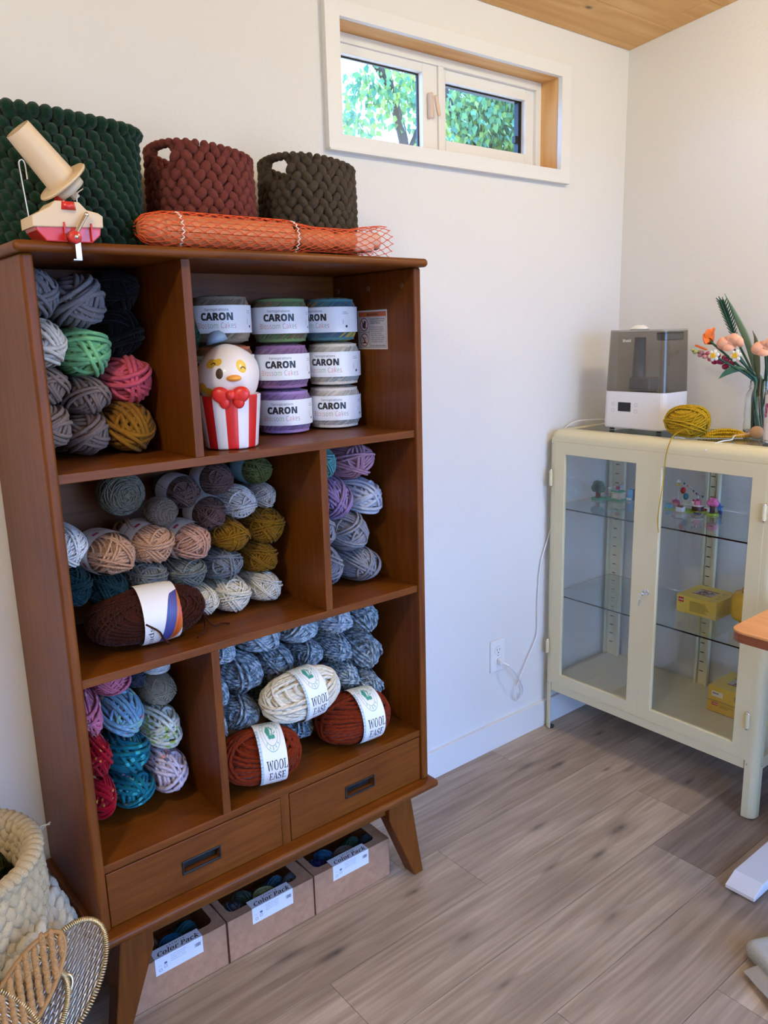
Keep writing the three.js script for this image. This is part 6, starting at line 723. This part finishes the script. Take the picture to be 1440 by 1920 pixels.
  { const t = thing('brick_tree', 'pink plastic brick blossom tree with a dark trunk', 'toy tree', [2.61, S1, 0.49]); obj('base', disc(0.02, 0.005, 0, 0.0025, 0), lime, t); obj('trunk', bx(-0.006, 0.006, 0.005, 0.03, -0.008, 0.004, 0.001), choc, t); for (const [z, y, r] of [[-0.011, 0.038, 0.012], [0.009, 0.038, 0.012], [-0.004, 0.047, 0.011], [0.006, 0.046, 0.011], [0, 0.038, 0.012]]) obj('blossom_cluster', at(new THREE.IcosahedronGeometry(r, 1), 0, y, z), brickM(0.7, 0.16, 0.42), t); }
  { const t = thing('brick_star', 'bright blue plastic brick star on a navy stand', 'toy', [2.63, S1, 0.504]); const s = []; for (let i = 0; i < 10; i++) { const a = i / 10 * 6.2832, r = i % 2 ? 0.006 : 0.0135; s.push([Math.sin(a) * r, Math.cos(a) * r]); } const g = extr(s, 0.004, 0.0008); obj('star', at(g, 0, 0.024, 0, 0, -Math.PI / 2), brickM(0.03, 0.22, 0.62), t); obj('stand', [bx(-0.004, 0.006, 0, 0.013, -0.006, 0.006, 0.001)], brickM(0.02, 0.05, 0.2), t); const t2 = thing('brick_bird', 'navy and yellow plastic brick piece in front of the chocolate cake', 'toy', [2.582, S1, 0.452]); obj('body', [bx(-0.005, 0.005, 0, 0.006, -0.012, 0.012, 0.002)], brickM(0.015, 0.05, 0.12), t2); obj('beak', bx(-0.004, 0.004, 0.006, 0.009, -0.006, 0.003, 0.001), brickM(0.6, 0.4, 0.05), t2); const t3 = thing('brick_gift', 'small white plastic brick parcel with a magenta bow', 'toy', [2.64, S1, 0.452]); obj('parcel', bx(-0.008, 0.008, 0, 0.014, -0.01, 0.01, 0.001), white, t3); obj('ribbon', bx(-0.0088, -0.008, 0.002, 0.011, -0.004, 0.005, 0), mag, t3); }
}
const boxSide = (kind) => canvasTex(512, 220, (g, w, h) => { g.fillStyle = '#dcc660'; g.fillRect(0, 0, w, h); g.fillStyle = '#b3202a'; const logo = (x, y, s) => { g.fillStyle = '#b3202a'; g.fillRect(x, y, s, s * 0.9); g.fillStyle = '#fff'; g.font = `bold ${s * 0.36}px sans-serif`; g.textAlign = 'center'; g.fillText('LEGO', x + s / 2, y + s * 0.58); }; if (kind === 0) { logo(22, 24, 70); g.fillStyle = '#77703a'; g.textAlign = 'left'; g.font = '15px sans-serif'; for (let i = 0; i < 9; i++) g.fillRect(172, 52 + i * 15, 200 + ((i * 71) % 60), 6); g.fillStyle = '#55502c'; g.font = '14px sans-serif'; g.fillText('40584', 26, 108); } else if (kind === 1) { g.fillStyle = '#d8b23a'; g.fillRect(0, 0, w, h); g.fillStyle = '#e8e2d0'; g.fillRect(30, 80, 110, 90); g.fillStyle = '#6a6a70'; for (let i = 0; i < 16; i++) g.fillRect(250 + i * 7, 70, i % 3 ? 3 : 5, 90); g.fillStyle = '#8a8a8a'; g.fillRect(40, 100, 60, 30); } else { g.fillStyle = '#d6a92c'; g.fillRect(0, 0, w, h); g.fillStyle = '#3a2a14'; g.fillRect(0, 0, w, 8); g.fillRect(0, h - 8, w, 8); logo(40, 30, 62); g.fillStyle = '#6a5a20'; g.font = 'bold 30px sans-serif'; g.textAlign = 'left'; g.fillText('CREATOR', 116, 70); g.fillText('40590', 116, 104); g.fillStyle = '#e6e2dc'; g.fillRect(270, 40, 130, 150); g.fillStyle = '#4a1a24'; g.fillRect(290, 110, 70, 50); g.fillRect(330, 60, 30, 30); g.fillStyle = '#222'; g.fillRect(270, 196, 130, 14); } });
const boxTop = canvasTex(512, 512, (g, w, h) => { g.fillStyle = '#dcc660'; g.fillRect(0, 0, w, h); g.fillStyle = '#b9b2b6'; g.fillRect(110, 150, 250, 220); g.fillStyle = '#8e2a34'; g.fillRect(110, 150, 250, 26); g.fillRect(110, 350, 250, 20); const R = rand(12); for (let i = 0; i < 60; i++) { g.fillStyle = ['#5a3f48', '#7a5a62', '#463238'][i % 3]; g.fillRect(150 + R() * 170, 190 + R() * 140, 14, 26); } for (let i = 0; i < 14; i++) { g.fillStyle = '#6f6648'; g.fillRect(390 + R() * 80, 130 + R() * 260, 26, 8); } });
[[2.505, S2, 0.44, 0.143, 0.06, 0.14, 0, 'flat yellow toy brick box on the middle glass shelf'], [2.545, S0 + 0.0435, 0.552, 0.15, 0.048, 0.185, 1, 'yellow toy brick box with a barcode, upper of two on the cabinet floor'], [2.541, S0, 0.552, 0.16, 0.043, 0.19, 2, 'yellow toy brick box with dark edges, under another on the cabinet floor']].forEach(([x, y, z, dx, dy, dz, k, label]) => {
  const b = thing('toy_box', label, 'box', [x, y, z], k ? 'toy brick boxes on the cabinet floor' : undefined), ym = mat(rgb(0.72, 0.56, 0.13), 0.4); obj('carton', bx(0, dx, 0, dy, 0, dz, 0.0012), ym, b);
  const f = new THREE.PlaneGeometry(dz - 0.002, dy - 0.002); f.rotateY(-Math.PI / 2); obj('front_print', f.translate(-0.0004, dy / 2, dz / 2), mat(0xffffff, 0.35, { map: boxSide(k), side: THREE.DoubleSide }), b);
  const t = new THREE.PlaneGeometry(dz - 0.002, dx - 0.002); t.rotateX(-Math.PI / 2); t.rotateY(-Math.PI / 2); obj('top_print', t.translate(dx / 2, dy + 0.0004, dz / 2), mat(0xffffff, 0.35, { map: boxTop, side: THREE.DoubleSide }), b);
});
{ const t = thing('storage_pot', 'round yellow plastic storage pot behind the cabinet door stile', 'storage pot', [2.56, S2, 0.665]); obj('pot', lathe([[0, 0.001], [0.03, 0.001], [0.034, 0.008], [0.05, 0.016], [0.058, 0.03], [0.058, 0.085], [0.05, 0.1], [0.03, 0.104], [0, 0.104]], 36), brickM(0.75, 0.46, 0.02), t); obj('stud', lathe([[0, 0.118], [0.026, 0.118], [0.028, 0.115], [0.028, 0.104], [0, 0.104]], 28), brickM(0.75, 0.46, 0.02), t); }
// ---------------------------------------------------------------- trees outside the clerestory window
{
  const leaf = (() => { const P = [0, 0, 0, 0.36, 0.34, 0.08, 0, 1, -0.06, -0.36, 0.34, 0.08, 0, 0.45, 0], I = [0, 1, 4, 1, 2, 4, 2, 3, 4, 3, 0, 4]; const g = new THREE.BufferGeometry(); g.setAttribute('position', new THREE.Float32BufferAttribute(P, 3)); g.setIndex(I); g.computeVertexNormals(); return g; })();
  const lm = new THREE.MeshPhysicalMaterial({ color: 0xffffff, roughness: 0.85, transmission: 0.45, thickness: 0, side: THREE.DoubleSide }), bark = mat(rgb(0.07, 0.06, 0.055), 0.95);
  function tree(name, label, trunk, limbs, clusters, n, size, seed) {
    const t = thing(name, label, 'tree', [0, 0, 0], 'trees outside the window'), R = rand(seed); const tb = (pts, r0, r1) => { const g = tube(pts, 1, 30, 8), p = g.attributes.position, c = new THREE.CatmullRomCurve3(pts.map((q) => V(...q)), false, 'catmullrom', 0.5); for (let i = 0; i < p.count; i++) { const k = Math.floor(i / 9) / 30, o = c.getPointAt(clamp(k)), w = mix(r0, r1, k); p.setXYZ(i, o.x + (p.getX(i) - o.x) * w, o.y + (p.getY(i) - o.y) * w, o.z + (p.getZ(i) - o.z) * w); } return g; };
    obj('trunk', tb(...trunk), bark, t); for (const l of limbs) obj('branch', tb(...l), bark, t);
    const m = new THREE.InstancedMesh(leaf, lm, n), M4 = new THREE.Matrix4(), q = new THREE.Quaternion(), c = new THREE.Color(); let total = 0; for (const k of clusters) total += k[4];
    for (let i = 0; i < n; i++) { let w = R() * total, k = 0; while (w > clusters[k][4]) w -= clusters[k++][4]; const [x, y, z, r] = clusters[k], u = R() * 6.2832, v = Math.acos(2 * R() - 1), rr = r * Math.cbrt(R()); q.setFromEuler(new THREE.Euler(2.2 + R() * 1.6, R() * 6.28, (R() - 0.5) * 1.2)); const s = size * (0.7 + 0.6 * R()); M4.compose(V(x + rr * Math.sin(v) * Math.cos(u), y + rr * Math.cos(v) * 0.8, z + rr * Math.sin(v) * Math.sin(u)), q, V(s, s, s)); m.setMatrixAt(i, M4); const h = R(); c.setRGB(mix(0.06, 0.34, h * h), mix(0.22, 0.42, h), mix(0.14, 0.06, h)); m.setColorAt(i, c); }
    m.name = 'foliage'; m.userData.kind = 'stuff'; lit(m); t.add(m);
  }
  tree('broadleaf_tree', 'thin broadleaf tree with a dark leaning trunk just outside the window', [[[5.75, -0.3, -4.6], [5.7, 2.2, -4.55], [5.6, 3.2, -4.5], [5.42, 3.75, -4.5], [5.33, 4.2, -4.5], [5.3, 6, -4.5]], 0.06, 0.038], [[[[5.6, 3.1, -4.5], [5.85, 3.7, -4.4], [6.1, 4.6, -4.3]], 0.025, 0.012], [[[5.45, 3.7, -4.5], [5.1, 3.9, -4.4], [4.6, 3.8, -4.3]], 0.04, 0.015]],
    [[4.98, 3.5, -4.4, 0.34, 3], [5.2, 3.72, -4.3, 0.28, 2.4], [4.8, 3.25, -4.4, 0.25, 1.4], [5.52, 3.85, -4.4, 0.2, 1.1], [5.62, 3.55, -4.4, 0.28, 2.4], [5.85, 3.3, -4.4, 0.25, 2], [5.75, 3.75, -4.5, 0.16, 0.6], [5.95, 4.05, -4.5, 0.16, 0.3], [5.2, 5.2, -4.4, 0.8, 5], [5.9, 5.4, -4.4, 0.7, 5], [4.4, 4.5, -4.4, 0.5, 3], [5.85, 2.9, -4.3, 0.4, 4]], 2300, 0.07, 1);
  tree('broadleaf_tree', 'dense leafy tree farther off filling one window pane', [[[9.6, -0.3, -7.4], [9.5, 2.5, -7.3], [9.3, 4, -7.2], [9.2, 6.5, -7.2]], 0.2, 0.1], [[[[9.4, 3.4, -7.2], [8.8, 4.4, -7.1], [8.3, 5.2, -7]], 0.09, 0.03], [[[9.35, 3.8, -7.2], [10, 4.6, -7.1], [10.5, 5.4, -7]], 0.09, 0.03]],
    [[8.9, 4.4, -7, 0.55, 3.4], [9.5, 4.5, -7, 0.6, 4], [10.1, 4.5, -7, 0.55, 3.4], [9.3, 5.3, -7, 0.8, 4], [10.2, 5.4, -7, 0.7, 3], [9, 3.6, -7, 0.55, 3], [9.8, 3.6, -7, 0.6, 3], [10.4, 4, -7, 0.5, 2]], 6500, 0.11, 2);
}
renderer.render(scene, camera);
